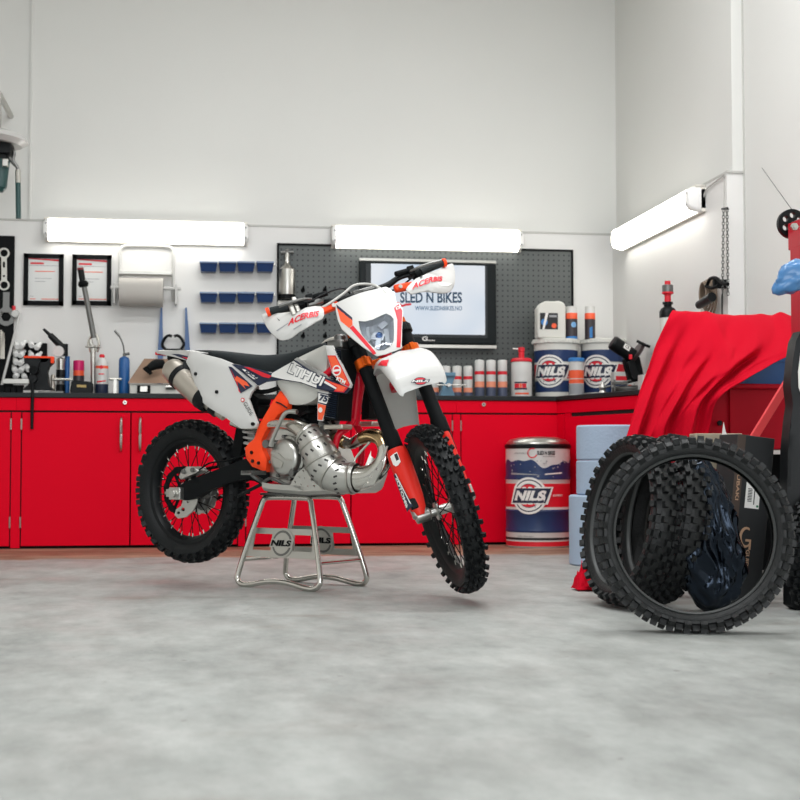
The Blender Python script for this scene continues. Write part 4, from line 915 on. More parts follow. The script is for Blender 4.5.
def wheel(name, c, ax, R, rr, W, n, kn, rimw, kl, flange):
    wh = sub(name, bike); u, v, d = frame(ax)
    bm = B(); tyre_mesh(bm, c, ax, R, rr+.012, W, n, kn, kl=kl); link('tyre', bm, M_RUB, wh, sharp=40)
    bm = B(); g = rimw
    lathe(bm, [(rr+.018, -g), (rr+.020, -g*.9), (rr+.004, -g*.75), (rr-.004, -g*.5), (rr-.012, 0), (rr-.004, g*.5), (rr+.004, g*.75), (rr+.020, g*.9), (rr+.018, g), (rr-.001, g*.85), (rr-.010, g*.55), (rr-.019, 0), (rr-.010, -g*.55), (rr-.001, -g*.85)], c, ax, n=64, closed=True)
    link('rim', bm, M_BLK, wh)
    bm = B()
    for k in range(36):
        t = 2*pi*(k+.5)/36; rad = u*cos(t)+v*sin(t); s = (-1)**k
        cyl(bm, c+rad*(rr-.012)+d*s*.006, c+rad*(rr-.032)+d*s*.007, .0045, .0035, n=6)
    link('spoke_nipple', bm, M_CHR, wh, kind='stuff')
    for k in range(36):
        t = 2*pi*(k+.5)/36; s = (-1)**k; t2 = t+(.62 if (k//2) % 2 else -.62)
        a = c+(u*cos(t)+v*sin(t))*(rr-.02)+d*s*.006; b_ = c+(u*cos(t2)+v*sin(t2))*flange+d*s*.034
        bm = B(); cyl(bm, a, b_, .0022, n=5); link('spoke', bm, M_BLKM, wh)
    return wh
# ---- rear wheel
RR = .325
rw = wheel('rear_wheel', RC, NB, RR, .225, .057, 34, KN_R, .034, .024, .036)
bm = B(); lathe(bm, [(0, -.06), (.02, -.06), (.024, -.045), (.040, -.042), (.040, -.030), (.022, -.026), (.022, .026), (.040, .030), (.040, .042), (.02, .045), (0, .06)], RC, NB, n=28); link('hub', bm, M_ALU, rw)
def disc(name, c, ax, ro, ri, th, m, par, holes=12, wavy=0, arms=6, rh=.038):
    u, v, d = frame(ax); S = Surf(c, u, v, d); bm = B()
    out = [(cos(2*pi*i/72)*(ro+wavy*(1 if (i//3) % 2 else 0)), sin(2*pi*i/72)*(ro+wavy*(1 if (i//3) % 2 else 0))) for i in range(72)]
    hl = [circ(0, 0, ri, 28)]
    fillpoly(bm, S, out, th/2, th, ro/4, holes=hl)
    for k in range(arms):
        t = 2*pi*k/arms; p = (cos(t), sin(t)); q = (-sin(t), cos(t)); wd = .008
        fillpoly(bm, S, [(p[0]*rh*.6+q[0]*wd, p[1]*rh*.6+q[1]*wd), (p[0]*rh*.6-q[0]*wd, p[1]*rh*.6-q[1]*wd), (p[0]*(ri+.004)-q[0]*wd*.8, p[1]*(ri+.004)-q[1]*wd*.8), (p[0]*(ri+.004)+q[0]*wd*.8, p[1]*(ri+.004)+q[1]*wd*.8)], th/2, th*.9, .05)
    return link(name, bm, m, par)
disc('brake_disc', RC-NB*.062, NB, .112, .085, .005, M_BLKM, rw, wavy=.004)
disc('rear_sprocket', RC+NB*.062, NB, .104, .082, .006, M_ALU, rw, wavy=.006)
# ---- swingarm, caliper, guards
SA = bs(.115)
panel('swingarm', SA, [(177, 487), (186, 481.5), (200, 476), (222, 467.5), (240, 460.5), (258, 455), (266, 459), (268, 480), (262, 485), (250, 479), (240, 479.5), (225, 484), (206, 491), (195, 498.5), (186, 500.5), (178, 499), (173, 494)], M_BLKM, bike, thick=.042, bevel=.008, step=.05)
panel('swingarm', bs(-.07), [(177, 487), (200, 476), (240, 460.5), (258, 455), (266, 459), (262, 482), (240, 479.5), (206, 491), (182, 500.5), (173, 494)], M_BLKM, bike, thick=.042, bevel=.006, step=.05)
bm = B(); c = bp(176.5, 493.5, .125); box(bm, c, (.070, .028, .055), axes(FB, -NB, UZ)); cyl(bm, c, c-NB*.03, .019, n=6); cyl(bm, c, c+NB*.20, .011, n=10); link('axle_block', bm, M_ALU, bike, bevel=.003)
bm = B(); c = bp(170, 493, .125); box(bm, c, (.03, .022, .035), axes(FB, -NB, UZ)); cyl(bm, c, c-FB*.03, .007, n=8); link('chain_adjuster', bm, M_STEEL, bike, bevel=.002)
panel('caliper', bs(.085), [(178, 476), (181, 470), (186, 466.5), (194, 466.5), (199, 471), (196, 474), (186, 478), (180, 480)], M_ALU, bike, thick=.05, bevel=.006, step=.03)
for a, b_ in ((184, 471.5), (193, 470)):
    bm = B(); q = bp(a, b_, .085); cyl(bm, q+NB*.0, q-NB*.008, .011, n=12); link('bolt', bm, M_ALUD, bike)
panel('disc_guard', bs(.10), [(183, 500), (198, 494), (197, 503), (193, 511), (186, 517), (178, 518.5), (174.5, 515), (176, 509.5), (181, 506)], M_ALU, bike, thick=.006, bevel=.002, holes=[circ(178.5, 512.8, 1.6, 10), circ(183, 509.5, 1.9, 10, 1.9), circ(188, 502, 1.2, 8)])
bm = B()
for (a, b_, w_, sx, sz) in ((204, 494, .02, .05, .03), (209, 499, -.02, .06, .045), (203, 503, .0, .04, .06), (212, 492, .03, .03, .03)):
    box(bm, bp(a, b_, w_), (sx, .04, sz), axes(FB, -NB, UZ)@Matrix.Rotation(.4, 3, 'Y'))
link('chain_guide', bm, M_ALUD, bike, bevel=.006)
T('chain', bt([(176, 478, -.07, .008), (200, 470, -.07, .008), (250, 463, -.07, .008), (262, 470, -.07, .008), (250, 477, -.07, .008), (215, 500, -.07, .008), (185, 507, -.07, .008)]), M_BLKM, n=6)
T('brake_hose', bt([(199, 470, .09, .004), (210, 463, .10, .004), (225, 461, .10, .004), (240, 457, .09, .004), (256, 450, .08, .004)]), M_BLKM, n=6)
# ---- main frame (red tubes)
T('frame_tube', bt([(354, 352, 0, .026), (359, 378, 0, .025), (357, 400, 0, .023), (354, 425, 0, .022)]), M_FRED, n=14)
T('frame_tube', bt([(353, 420, .02, .016), (347, 428, .05, .015), (338, 436, .08, .014), (334, 455, .085, .014), (330, 478, .085, .014), (318, 487, .085, .014), (290, 487, .085, .014), (268, 484, .085, .014), (261, 474, .085, .015), (262, 455, .09, .016)]), M_FRED, n=12)
T('frame_tube', bt([(353, 420, -.02, .016), (359, 430, -.05, .015), (362, 445, -.08, .014), (358, 470, -.085, .014), (340, 480, -.085, .014), (290, 479, -.085, .014), (262, 470, -.085, .014)]), M_FRED, n=12)
T('frame_tube', bt([(350, 352, .02, .018), (330, 372, .09, .017), (310, 385, .10, .016), (288, 396, .10, .016), (268, 425, .10, .016), (260, 450, .095, .016)]), M_FRED, n=12)
T('frame_tube', bt([(350, 352, -.02, .018), (330, 372, -.09, .017), (300, 385, -.10, .016), (278, 425, -.10, .016), (270, 455, -.095, .016)]), M_FRED, n=12)
T('subframe', bt([(300, 378, .08, .010), (262, 392, .09, .010), (225, 378, .09, .009), (196, 364, .09, .009)]), M_BLK)
T('subframe', bt([(268, 432, .09, .010), (245, 410, .09, .010), (215, 385, .09, .009)]), M_BLK)
panel('inner_mudguard', bs(.03), [(236, 428), (246, 428), (243, 440), (240, 456), (231, 458), (233, 444)], M_BLKM, bike, thick=.06, bevel=.004)
bm = B(); cyl(bm, bp(252, 410, 0), bp(257, 470, 0), .030, n=16); link('shock_body', bm, M_ALUD, bike)
bm = B(); a, b_ = bp(251, 428, .0), bp(256, 468, .0)
pts = [tuple(a+(b_-a)*(i/40)+(FB*cos(i*1.1)+NB*sin(i*1.1))*.038) for i in range(41)]; tube(bm, pts, .006, n=6, k=2); link('shock_spring', bm, M_WHT, bike)
bm = B()
for (x, y, w_, sx, sz, an) in ((256, 402, .03, .09, .07, .5), (246, 398, .05, .06, .05, .3), (262, 412, .04, .05, .06, 0), (300, 412, .03, .16, .07, 0), (316, 418, .02, .10, .09, .3), (285, 412, .05, .08, .05, .2)):
    box(bm, bp(x, y, w_), (sx, .09, sz), axes(FB, -NB, UZ)@Matrix.Rotation(an, 3, 'Y'))
link('air_box', bm, M_BLKM, bike, bevel=.008)
T('clamp_hose', bt([(243, 396, .08, .016), (249, 390, .09, .020), (257, 388, .09, .016)]), M_STEEL)
# ---- engine
bm = B()
fillpoly(bm, bs(.10), [bs(.10).ab(*p) for p in ((266, 432), (284, 424), (306, 428), (318, 440), (326, 462), (316, 482), (290, 487), (270, 480), (262, 462))], 0, .20, .06); link('crankcase', bm, M_ALU, bike, bevel=.012)
CC = bp(285, 457.5, .135); 
bm = B(); lathe(bm, [(0, .022), (.060, .020), (.072, .012), (.078, 0), (.080, -.03), (0, -.03)], CC, -NB, n=44); lathe(bm, [(.080, -.012), (.090, -.016), (.092, -.035), (.080, -.035)], CC, -NB, n=44, closed=True); link('clutch_cover', bm, M_ALU, bike)
SCC = Surf(CC, FB, UZ, -NB, lambda a, b_: .0225)
bm = B(); fillpoly(bm, SCC, [(-.058, .018), (-.02, .010), (.015, -.012), (.055, -.014), (.052, -.006), (.016, -.004), (-.016, .018), (-.055, .027)], .003, .003, .03)
fillpoly(bm, SCC, [(-.05, .005), (-.02, -.005), (.01, -.02), (.0, -.045), (-.035, -.040)], .0015, .002, .03); link('cover_rib', bm, M_STEEL, bike)
for k in range(8):
    t = 2*pi*k/8+.2; q = CC+FB*cos(t)*.091+UZ*sin(t)*.091; bm = B(); cyl(bm, q+NB*.03, q-NB*-.006, .008, n=6); link('bolt', bm, M_ALUD, bike)
bm = B(); q = bp(293, 473, .145); cyl(bm, q+NB*.03, q-NB*.012, .014, n=12); link('filler_cap', bm, M_ALUD, bike)
bm = B(); q = bp(307, 446, .11)
for dz in range(4): box(bm, q+UZ*(dz*.022-.03), (.075, .05, .009), axes(FB, -NB, UZ))
box(bm, q+NB*.02, (.06, .05, .10), axes(FB, -NB, UZ)); link('water_pump', bm, M_ALUD, bike, bevel=.003)
bm = B(); a, b_ = bp(316, 452, 0), bp(329, 410, 0); cyl(bm, a, b_, .065, .058, n=18); cyl(bm, b_, bp(330, 404, 0), .045, .035, n=18); link('cylinder', bm, M_ALUD, bike)
T('kick_starter', bt([(271, 446, .17, .012), (273, 438, .175, .009), (281, 420, .185, .009), (285, 413.5, .185, .009), (290, 411.5, .185, .009), (297, 412, .185, .010)]), M_ALU, n=10)
bm = B(); q = bp(270, 444, .15); cyl(bm, q+NB*.05, q-NB*.03, .018, n=12); link('kick_shaft', bm, M_ALUD, bike)
T('brake_pedal', bt([(262, 483, .13, .007), (272, 478, .14, .007), (285, 484, .14, .007), (296, 484, .14, .008)]), M_ALUD, n=8)
for a, b_, c_, d_ in ((300, 416, 315, 412), (294, 420, 310, 424), (322, 420, 331, 430), (326, 412, 334, 424)):
    T('hose', bt([(a, b_, .08, .008), ((a+c_)/2, (b_+d_)/2-2, .09, .008), (c_, d_, .06, .008)]), M_BLK, n=8)
# ---- exhaust
T('expansion_chamber', bt([(333, 436, -.02, .022), (342, 441, .0, .022), (352, 443.5, .02, .024), (362, 438, .04, .026), (372, 435.5, .05, .028), (381, 439, .06, .030), (385.5, 450, .07, .032), (382, 464, .08, .036), (371, 475, .095, .044), (357, 478, .11, .052), (340, 477, .125, .062), (327, 468, .135, .070), (319, 453, .14, .066), (311, 439, .14, .052), (301, 429.5, .14, .038), (289, 424.5, .135, .027), (275, 424, .12, .022), (262, 426, .09, .022), (246, 426, .07, .022), (232, 421, .09, .022)]), M_CHR, n=20)
T('header_joint', bt([(336, 438, -.01, .027), (345, 443, .01, .026)]), M_BURN, n=16)
T('heat_tint', bt([(362, 438, .04, .0275), (372, 435.5, .05, .0295), (381, 439, .06, .0315), (385.3, 447, .067, .0325)]), M_BURN, n=18, cap=False)
# perforated aluminium pipe guard, a shell round the belly of the pipe
GP = cat(bt([(357, 478, .112, .060), (340, 477, .127, .070), (327, 468, .137, .078), (319, 453, .142, .074), (311, 439, .142, .060), (306, 433, .142, .052)]), 6)
bm = B(); tube(bm, GP, n=22, sm=False, cap=False); pg = link('pipe_guard', bm, M_ALU, bike, sharp=50)
for i in (2, 9, 15, 21, 27):
    p = V3(GP[i][:3]); d = (V3(GP[min(i+1, len(GP)-1)][:3])-V3(GP[i-1][:3])).normalized(); r_ = GP[i][3]
    bm = B(); lathe(bm, [(r_, -.006), (r_+.005, -.004), (r_+.005, .004), (r_, .006)], p, d, n=28, closed=True); link('guard_band', bm, M_STEEL, pg)
bm = B()
for i in (5, 12, 18, 24):
    p = V3(GP[i][:3]); d = (V3(GP[i+1][:3])-V3(GP[i-1][:3])).normalized(); r_ = GP[i][3]; u = (-NB-d*(-NB).dot(d)).normalized(); v = d.cross(u)
    for k in range(-3, 4):
        t = k*.42+ (.1 if i % 2 else -.1); rad = u*cos(t)+v*sin(t); box(bm, p+rad*(r_-.0005), (.016, .008, .003), axes((d+rad.cross(d)*.5).normalized(), rad.cross((d+rad.cross(d)*.5).normalized()).normalized(), rad))
link('slot', bm, mat('slot_shadow', (52, 50, 50), .7), pg, kind='stuff')
# ---- skid plate
SK = bs(.155)
panel('skid_plate', SK, [(290, 485), (297, 473), (309, 463), (315, 472), (319, 484), (330, 489), (318, 491), (304, 491.5)], M_ALU, bike, thick=.004, bevel=.001,
      holes=[[(x-1.1, y-1.0), (x+1.2, y-.6), (x+.6, y+1.3)] for x, y in ((307.5, 468), (303, 471), (309.5, 474), (299, 477), (304.5, 478), (311, 480), (295, 482), (301, 484.5), (307.5, 486.5), (314, 486))])
bm = B(); prof = [(262, 487.5), (270, 489), (304, 491.5), (338, 490.5), (354, 487), (364, 474), (371, 456)]
wsk = [.155, .155, .155, .135, .10, .08, .065]; rr0 = [bp(a, b_, k) for (a, b_), k in zip(prof, wsk)]; rr1 = [p+NB*2*k for p, k in zip(rr0, wsk)]; mid = [p+NB*.015-UZ*.014-(FB*-.010 if a[0] > 350 else V3((0, 0, 0))) for p, a in zip(rr0, prof)]; mid2 = [p-NB*.015-UZ*.014 for p in rr1]
rows = [[p+UZ*.022 for p in rr0], rr0, mid, mid2, rr1]
vr = [[bm.verts.new(p) for p in r_] for r_ in rows]
for a, b_ in zip(vr, vr[1:]):
    for i in range(len(a)-1): face(bm, (a[i], a[i+1], b_[i+1], b_[i]))
o = link('skid_plate_base', bm, M_ALU, bike); md = o.modifiers.new('s', 'SOLIDIFY'); md.thickness = .004
panel('skid_plate_wing', bs(.132), [(350, 490), (374, 484.5), (380, 472), (386, 453), (388, 446), (386, 446), (380, 462), (372, 473), (356, 473), (350, 478)], M_ALU, bike, thick=.004, bevel=.001,
      holes=[[(x-1.3, y-1.1), (x+1.5, y-1.3), (x+1, y+1), (x-1, y+1.2)] for x, y in ((355, 485), (361, 484), (367, 482), (363, 477.5), (371, 476.5), (377, 469), (382, 460), (357, 479))])
T('pipe_stay', bt([(350, 468, .10, .005), (358, 455, .09, .005), (370, 442, .08, .005)]), M_CHR, n=8)
# ---- footpeg
bm = B(); S = Surf(bp(254, 473, .20), FB, -NB, UZ); fillpoly(bm, S, [(-.03, -.05), (.025, -.05), (.03, .05), (-.02, .06), (-.035, .03)], 0, .008, .04, holes=[[(-.015, -.035), (.012, -.035), (.012, -.005), (-.015, -.005)], [(-.015, .008), (.012, .008), (.012, .035), (-.015, .035)]])
for i in range(10): box(bm, S.pt(-.028, -.045+i*.010, .004), (.006, .005, .012), axes(FB, -NB, UZ)); box(bm, S.pt(.024, -.045+i*.009, .004), (.006, .005, .012), axes(FB, -NB, UZ))
link('footpeg', bm, M_ALUD, bike)
T('pedal_arm', bt([(262, 481, .12, .010), (255, 477, .15, .010), (250, 472, .16, .010)]), M_ALUD, n=8)
T('side_stand', bt([(262, 484, .10, .008), (250, 490, .10, .008), (238, 496, .09, .008)]), M_BLK, n=8)
# ---- muffler
MW = .125
bm = B(); a, b_ = bp(170, 367, MW), bp(203, 397, MW); d = (b_-a).normalized(); L = (b_-a).length
lathe(bm, [(.018, -.012), (.030, -.012), (.030, .0), (.046, .004), (.053, .018), (.056, .05), (.056, L*.62), (.056, L)], a, d, n=36); link('muffler', bm, M_MUF, bike)
bm = B(); lathe(bm, [(.0, .004), (.029, .004)], a, d, n=24); link('outlet', bm, M_DARK, bike)
bm = B(); lathe(bm, [(.0575, -.014), (.060, -.012), (.060, .012), (.0575, .014), (.054, 0)], bp(181, 377, MW), d, n=36, closed=True); box(bm, bp(186.5, 366, MW), (.03, .04, .04)); link('muffler_clamp', bm, M_BLK, bike)
bm = B(); lathe(bm, [(.0565, L-.004), (.0575, L), (.052, L+.04), (.040, L+.055), (.038, L+.05)], a, d, n=32, closed=True); link('end_cap', bm, M_BLK, bike)
e = bp(232, 421, .09); bm = B(); st_ = a+d*(L+.04); cyl(bm, st_, st_+(e-st_)*.72, .034, .026, n=20); link('tail_pipe', bm, M_MUF, bike)
q = st_+(e-st_)*.30; bm = B(); dd_ = (e-st_).normalized(); cyl(bm, q-dd_*.016, q+dd_*.02, .038, n=20); link('pipe_clamp', bm, M_BLK, bike)
# ---- seat (full width)
def seat():
    top = [(195.5, 350.5), (210, 350.5), (226, 352), (244, 354), (262, 355.2), (277, 354.6), (288, 353.6), (298, 351.5), (312, 347), (326, 343)]
    bot = [(197, 352), (211, 356), (226, 361), (244, 366), (262, 371), (275, 371.5), (285, 366.5), (296, 359), (311, 351.5), (325, 345.5)]
    hw = [.055, .085, .10, .115, .12, .115, .105, .09, .08, .06]
    bm = B(); rings = []
    for t, b_, h in zip(top, bot, hw):
        pt, pb = bp(*t, h*.55), bp(*b_, h); r = []
        zt, zb = pt.z, min(pb.z, pt.z-.004); base = V3((pt.x, pt.y, 0))+NB*h*.55; bb = V3((pb.x, pb.y, 0))+NB*h
        for w_, z, k in ((1.0, zb, 1), (1.03, zb+(zt-zb)*.35, 1), (.96, zb+(zt-zb)*.78, .5), (.80, zb+(zt-zb)*.97, 0), (.4, zt+.002, 0), (0, zt+.003, 0)): r.append(((bb*k+base*(1-k))-NB*w_*h+UZ*z))
        l = [p+NB*2*((V3((RC.x, RC.y, 0))-p).dot(NB)) for p in r[:-1]][::-1]
        rings.append(r+l)
    n = len(rings[0]); sm = cat([tuple(x for p in r for x in p) for r in rings], 4)
    vr = [[bm.verts.new(V3(r[3*i:3*i+3])) for i in range(n)] for r in sm]
    for a, b_ in zip(vr, vr[1:]):
        for i in range(n): face(bm, (a[i], a[(i+1) % n], b_[(i+1) % n], b_[i]))
    face(bm, vr[0]); face(bm, vr[-1][::-1]); link('seat', bm, M_SEAT, bike, sharp=60)
seat()
# ---- fuel tank
def mirror_panel(name, poly, m, w_, **kw):
    a = panel(name, bs(w_), poly, m, bike, **kw); return a
panel('fuel_tank', bs(.12), [(277, 380), (301, 379), (318.5, 388), (318.5, 395), (313, 400.5), (303, 404.5), (290, 404), (285, 396)], M_WHT2, bike, thick=.24, dome=.022, drad=.03, step=.02, smooth_k=3)
panel('fuel_tank_top', bs(.10), [(294, 361), (299.6, 357), (324, 345.2), (327, 346), (327, 362), (326, 374), (324, 376), (310, 368)], M_WHT2, bike, thick=.20, dome=.015, drad=.02, step=.02)
panel('tank_trim', bs(.122), [(294, 359.5), (297, 357.5), (312, 367), (325, 374), (332, 381), (330, 384), (312, 373)], M_GREYW, bike, thick=.006, bevel=.002)
bm = B(); q = bp(331, 346, 0); cyl(bm, q-UZ*.02, q+UZ*.022, .038, .034, n=18); link('fuel_cap', bm, M_BLK, bike)
T('tank_hose', bt([(318, 350, .02, .006), (326, 341, .03, .006), (338, 338, .04, .006), (345, 346, .05, .006)]), M_CREAM, n=8)
# ---- side number panel and tail
fnP = lambda a, b_: -.0+.02*math.exp(-((a-.28)/.16)**2)
SP = bs(.150, fnP)
sp = panel('side_panel', SP, [(190, 351.5), (199, 353), (220, 358.5), (231, 363), (243, 372.5), (256, 386), (251, 393), (248.5, 399), (252, 409), (257.5, 423), (256, 427), (252, 428.5), (241, 428.5), (226, 418), (208, 407), (200.5, 400.5), (194.5, 384), (190, 369), (186, 362)], M_WHT, bike, thick=.010, dome=.006, drad=.012, step=.02)
bm = B()
tip = [((155.5, 351), (157, 353.5), .03), ((163, 350.6), (165, 355), .055), ((175, 350.3), (176, 357.5), .085), ((187, 350.5), (188, 361), .11), ((200, 352.5), (202, 362), .135)]
rows = []
for a, b_, h in tip:
    pa, pb = bp(*a, h), bp(*b_, h); 
    r = [pb, pa, V3((pa.x, pa.y, pa.z))+NB*h+UZ*.006, pa+NB*2*h, pb+NB*2*h]; rows.append([bm.verts.new(p) for p in r])
for a, b_ in zip(rows, rows[1:]):
    for i in range(4): face(bm, (a[i], a[i+1], b_[i+1], b_[i]))
face(bm, rows[0]); o = link('rear_fender', bm, M_WHT, bike, sharp=60); md = o.modifiers.new('s', 'SOLIDIFY'); md.thickness = .005
bm = B(); q = bp(156.5, 352.5, .03); box(bm, q+NB*.03+UZ*-.004, (.02, .06, .014), axes(FB, -NB, UZ)); link('tail_light', bm, M_INKR, bike, bevel=.002)
T('fender_underside', bt([(172, 356, 0, .03), (182, 360, 0, .05), (192, 366, 0, .06)]), M_BLKM, n=12)
dk = lambda name, pts, m, S, par, off=.009, **kw: panel(name, S, pts, m, par, off=off, thick=.0015, **kw)
bm = B(); 
def marks(name, S, lst, ms, par, off=.009, step=.02):
    bm = B()
    for i, (pts, mi, o_) in enumerate(lst): fillpoly(bm, S, [S.ab(*p) for p in pts], off+o_, .0008, step, mi)
    return link(name, bm, ms, par, smooth=False)
IN = [M_NAVY, M_INKR, M_INKO, M_INKW, M_INKG, M_INKK]
marks('side_panel_graphic', SP, [([(229.7, 366.5), (233, 367), (254, 386.3), (242, 393.3)], 0, 0), ([(236, 380), (238, 376), (248, 382), (251, 386.5), (245, 385), (247, 389), (241, 383)], 2, .001), ([(232, 369), (239, 383), (240, 391), (242, 393)], 1, .0006)], IN, sp)
bm = B(); fillpoly(bm, SP, [SP.ab(*p) for p in circ(244, 400, 1.9, 16, 2.2)], .009, .0008, .02, 1); fillpoly(bm, SP, [SP.ab(*p) for p in circ(244, 400, 1.1, 12, 1.3)], .0098, .0008, .02, 3); link('round_mark', bm, IN, sp, smooth=False)
text('lettering', SP, 'GUIDE', (244.5, 404), (251.5, 416), (247.5, 401.5), M_INKK, sp, off=.0085, bold=.0)
marks('tail_graphic', bs(.14), [([(173, 354), (181, 354.2), (196, 358), (204, 362.3), (192, 361.5)], 0, 0), ([(184, 357), (194, 358.5), (202, 361.8), (193, 360.8)], 1, .001)], IN, sp, off=.013)
for a, b_ in ((197, 374), (218, 392), (254, 424)):
    bm = B(); q = SP.pt(*SP.ab(a, b_)); cyl(bm, q, q-NB*.012, .008, n=12); link('bolt', bm, M_BLK, sp)
# ---- orange frame guard
og = panel('frame_guard', bs(.128), [(280, 391), (288, 401), (287, 409), (279.5, 413.5), (273, 420.5), (265, 432), (261, 440.5), (262.5, 450), (267, 460), (265.5, 472), (252, 466.5), (246, 458), (245, 448), (249, 443), (254, 439), (258, 427), (266, 413), (273, 401)], M_ORG, bike, thick=.03, dome=.008, drad=.012, step=.014)
for a, b_ in ((252, 452.5), (253, 461), (259, 463)):
    bm = B(); q = bp(a, b_, .135); cyl(bm, q, q-NB*.006, .0075, n=12); link('bolt', bm, M_BLK, og)
T('guard_strap', bt([(276, 402, .139, .003), (281, 404, .141, .003), (287, 408, .136, .003)]), M_BLK, og, n=6)
# ---- radiators
def radiator(w0, w1, outl, label):
    r_ = panel('radiator', bs(w1), outl, M_BLKM, bike, thick=abs(w1-w0), bevel=.004, step=.1)
    return r_
rd_ = radiator(.07, .165, [(333, 347), (341, 349), (343, 372), (339, 392), (337, 421), (323, 419), (326, 404), (333, 391)], '')
bm = B(); S = bs(.166); A_, B_, C_, D_ = S.ab(335, 350), S.ab(341, 351), S.ab(336, 418), S.ab(326, 416)
for i in range(34):
    t = i/33; l = (A_[0]+(D_[0]-A_[0])*t, A_[1]+(D_[1]-A_[1])*t); r_ = (B_[0]+(C_[0]-B_[0])*t, B_[1]+(C_[1]-B_[1])*t)
    a, b_ = S.pt(*l, .002), S.pt(*r_, .002); cyl(bm, a, b_, .003, n=4)
link('fin', bm, mat('radiator_fin', (30, 40, 56), .3, .6), rd_, kind='stuff')
radiator(-.165, -.07, [(362, 362), (371, 364), (368, 418), (361, 420)], '')
bm = B(); q = bp(340, 345, .10); box(bm, q, (.08, .08, .04), axes(FB, -NB, UZ)); cyl(bm, q, q+UZ*.045, .025, n=14); link('radiator_cap', bm, M_ALUD, bike, bevel=.01)
bm = B(); box(bm, bp(338, 427, .12), (.10, .07, .02), axes(FB, -NB, UZ)); box(bm, bp(368, 424, -.10), (.10, .07, .02), axes(FB, -NB, UZ)); link('radiator_foot', bm, M_MUF, bike, bevel=.005)
# ---- shroud with graphics
fnS = lambda a, b_: .012*math.exp(-((a-.80)/.2)**2)
SH = bs(.162, fnS)
sh = panel('shroud', SH, [(231, 364), (245, 366), (271, 373), (294.7, 360.3), (306, 368), (317.5, 375.7), (332, 380), (340, 383), (351, 387), (345.5, 393.5), (334, 392.5), (317, 389), (301, 383), (281, 380), (265, 382), (258, 385.5), (243, 373)], M_NAVY, bike, thick=.010, dome=.004, drad=.008, step=.015)
marks('shroud_graphic', SH, [([(273, 373.3), (294.6, 361), (306, 368.7), (318, 376.5), (322, 380), (318, 388), (302, 382.2), (284, 379.3), (272, 376.5)], 3, 0),
    ([(318, 376.5), (340, 388), (338, 391.2), (317.5, 388)], 0, .0004), ([(314, 374.5), (320, 377.5), (339, 388), (338, 390), (318, 379)], 3, .0010),
    ([(320, 376.5), (333, 382), (349.5, 387.5), (345, 392.5), (335, 391.5), (338, 388)], 1, .0016), ([(323, 378), (334, 383), (347, 387.6), (344, 391.5), (337, 390.3), (339, 387)], 2, .0018),
    ([(245, 367), (250, 367.3), (273, 376), (270, 378.2), (264, 377)], 1, .0004), ([(243, 369), (246, 369.5), (259, 378), (255, 379.5), (249, 375)], 3, .0004)], IN, sh, off=.0065, step=.015)
text('lettering', SH, 'LTHUI', (288, 373), (323, 387.3), (292.5, 362.5), M_NAVY, sh, off=.0085, bold=.06)
text('lettering', SH, 'LTHUI', (288.8, 372.4), (322.2, 386.3), (293, 363.6), M_INKW, sh, off=.0095, bold=.03)
text('lettering', SH, 'RACE', (246, 372.5), (257, 379), (248.5, 369.7), M_NAVY, sh, off=.009, bold=.04)
SU = bs(.170, fnS)
su = panel('shroud_arm', SU, [(325.4, 345.5), (332, 345.5), (336.5, 355), (344, 370), (351, 384.5), (350, 388), (341, 384), (332, 373), (327.5, 356)], M_WHT, bike, thick=.012, dome=.003, drad=.006, step=.015)
marks('shroud_arm_graphic', SU, [([(328, 355.5), (336, 355.5), (343.5, 370), (350.5, 384.5), (349, 387), (341.5, 383), (333, 372.5)], 1, 0), ([(329, 356.5), (335.5, 356.5), (342.7, 370), (349, 384), (342, 382), (334, 372)], 2, .0005)], IN, su, off=.004)
bm = B(); c_ = SU.ab(337.5, 370.5); fillpoly(bm, SU, circ(*c_, .022, 20), .0053, .0006, .02, 0); fillpoly(bm, SU, circ(*c_, .016, 20), .0060, .0006, .02, 1)
fillpoly(bm, SU, [(c_[0]-.018, c_[1]-.006), (c_[0]+.018, c_[1]-.003), (c_[0]+.018, c_[1]+.006), (c_[0]-.018, c_[1]+.003)], .0066, .0006, .02, 0); link('round_mark', bm, [M_INKW, M_INKR], su, smooth=False)
text('lettering', SU, 'KTM', (337, 380), (345.5, 384.3), (338.5, 376.5), M_INKW, su, off=.0065, bold=.05)
sl_ = panel('shroud_lower', bs(.160), [(318.5, 390.5), (334.5, 393), (331, 399), (327.5, 405.5), (322.5, 421), (317.5, 420.5), (317.5, 404)], M_WHT, bike, thick=.008, bevel=.001)
marks('shroud_lower_graphic', bs(.160), [([(318, 403.5), (327, 405.8), (322.2, 420), (318, 419.5)], 2, 0), ([(317.8, 392), (333, 395), (327, 405.5), (318, 403)], 0, 0), ([(318.5, 393), (331.5, 395.8), (326.5, 404), (318.5, 402)], 3, .0006)], IN, sl_, off=.001)
text('lettering', bs(.160), '75', (319, 400.5), (327, 402.5), (321, 394), M_NAVY, sl_, off=.0035, bold=.05)
bm = B(); S = bs(.160); c_ = S.ab(320.8, 410); fillpoly(bm, S, circ(*c_, .011, 14), .003, .0006, .02); link('round_mark', bm, M_INKW, sl_, smooth=False)
panel('shroud_inner', bs(.152), [(334, 392), (344, 393), (348, 389), (346, 393), (338, 397), (331, 403), (325, 421), (322, 420), (327, 404)], M_BLKM, bike, thick=.03, bevel=.004)

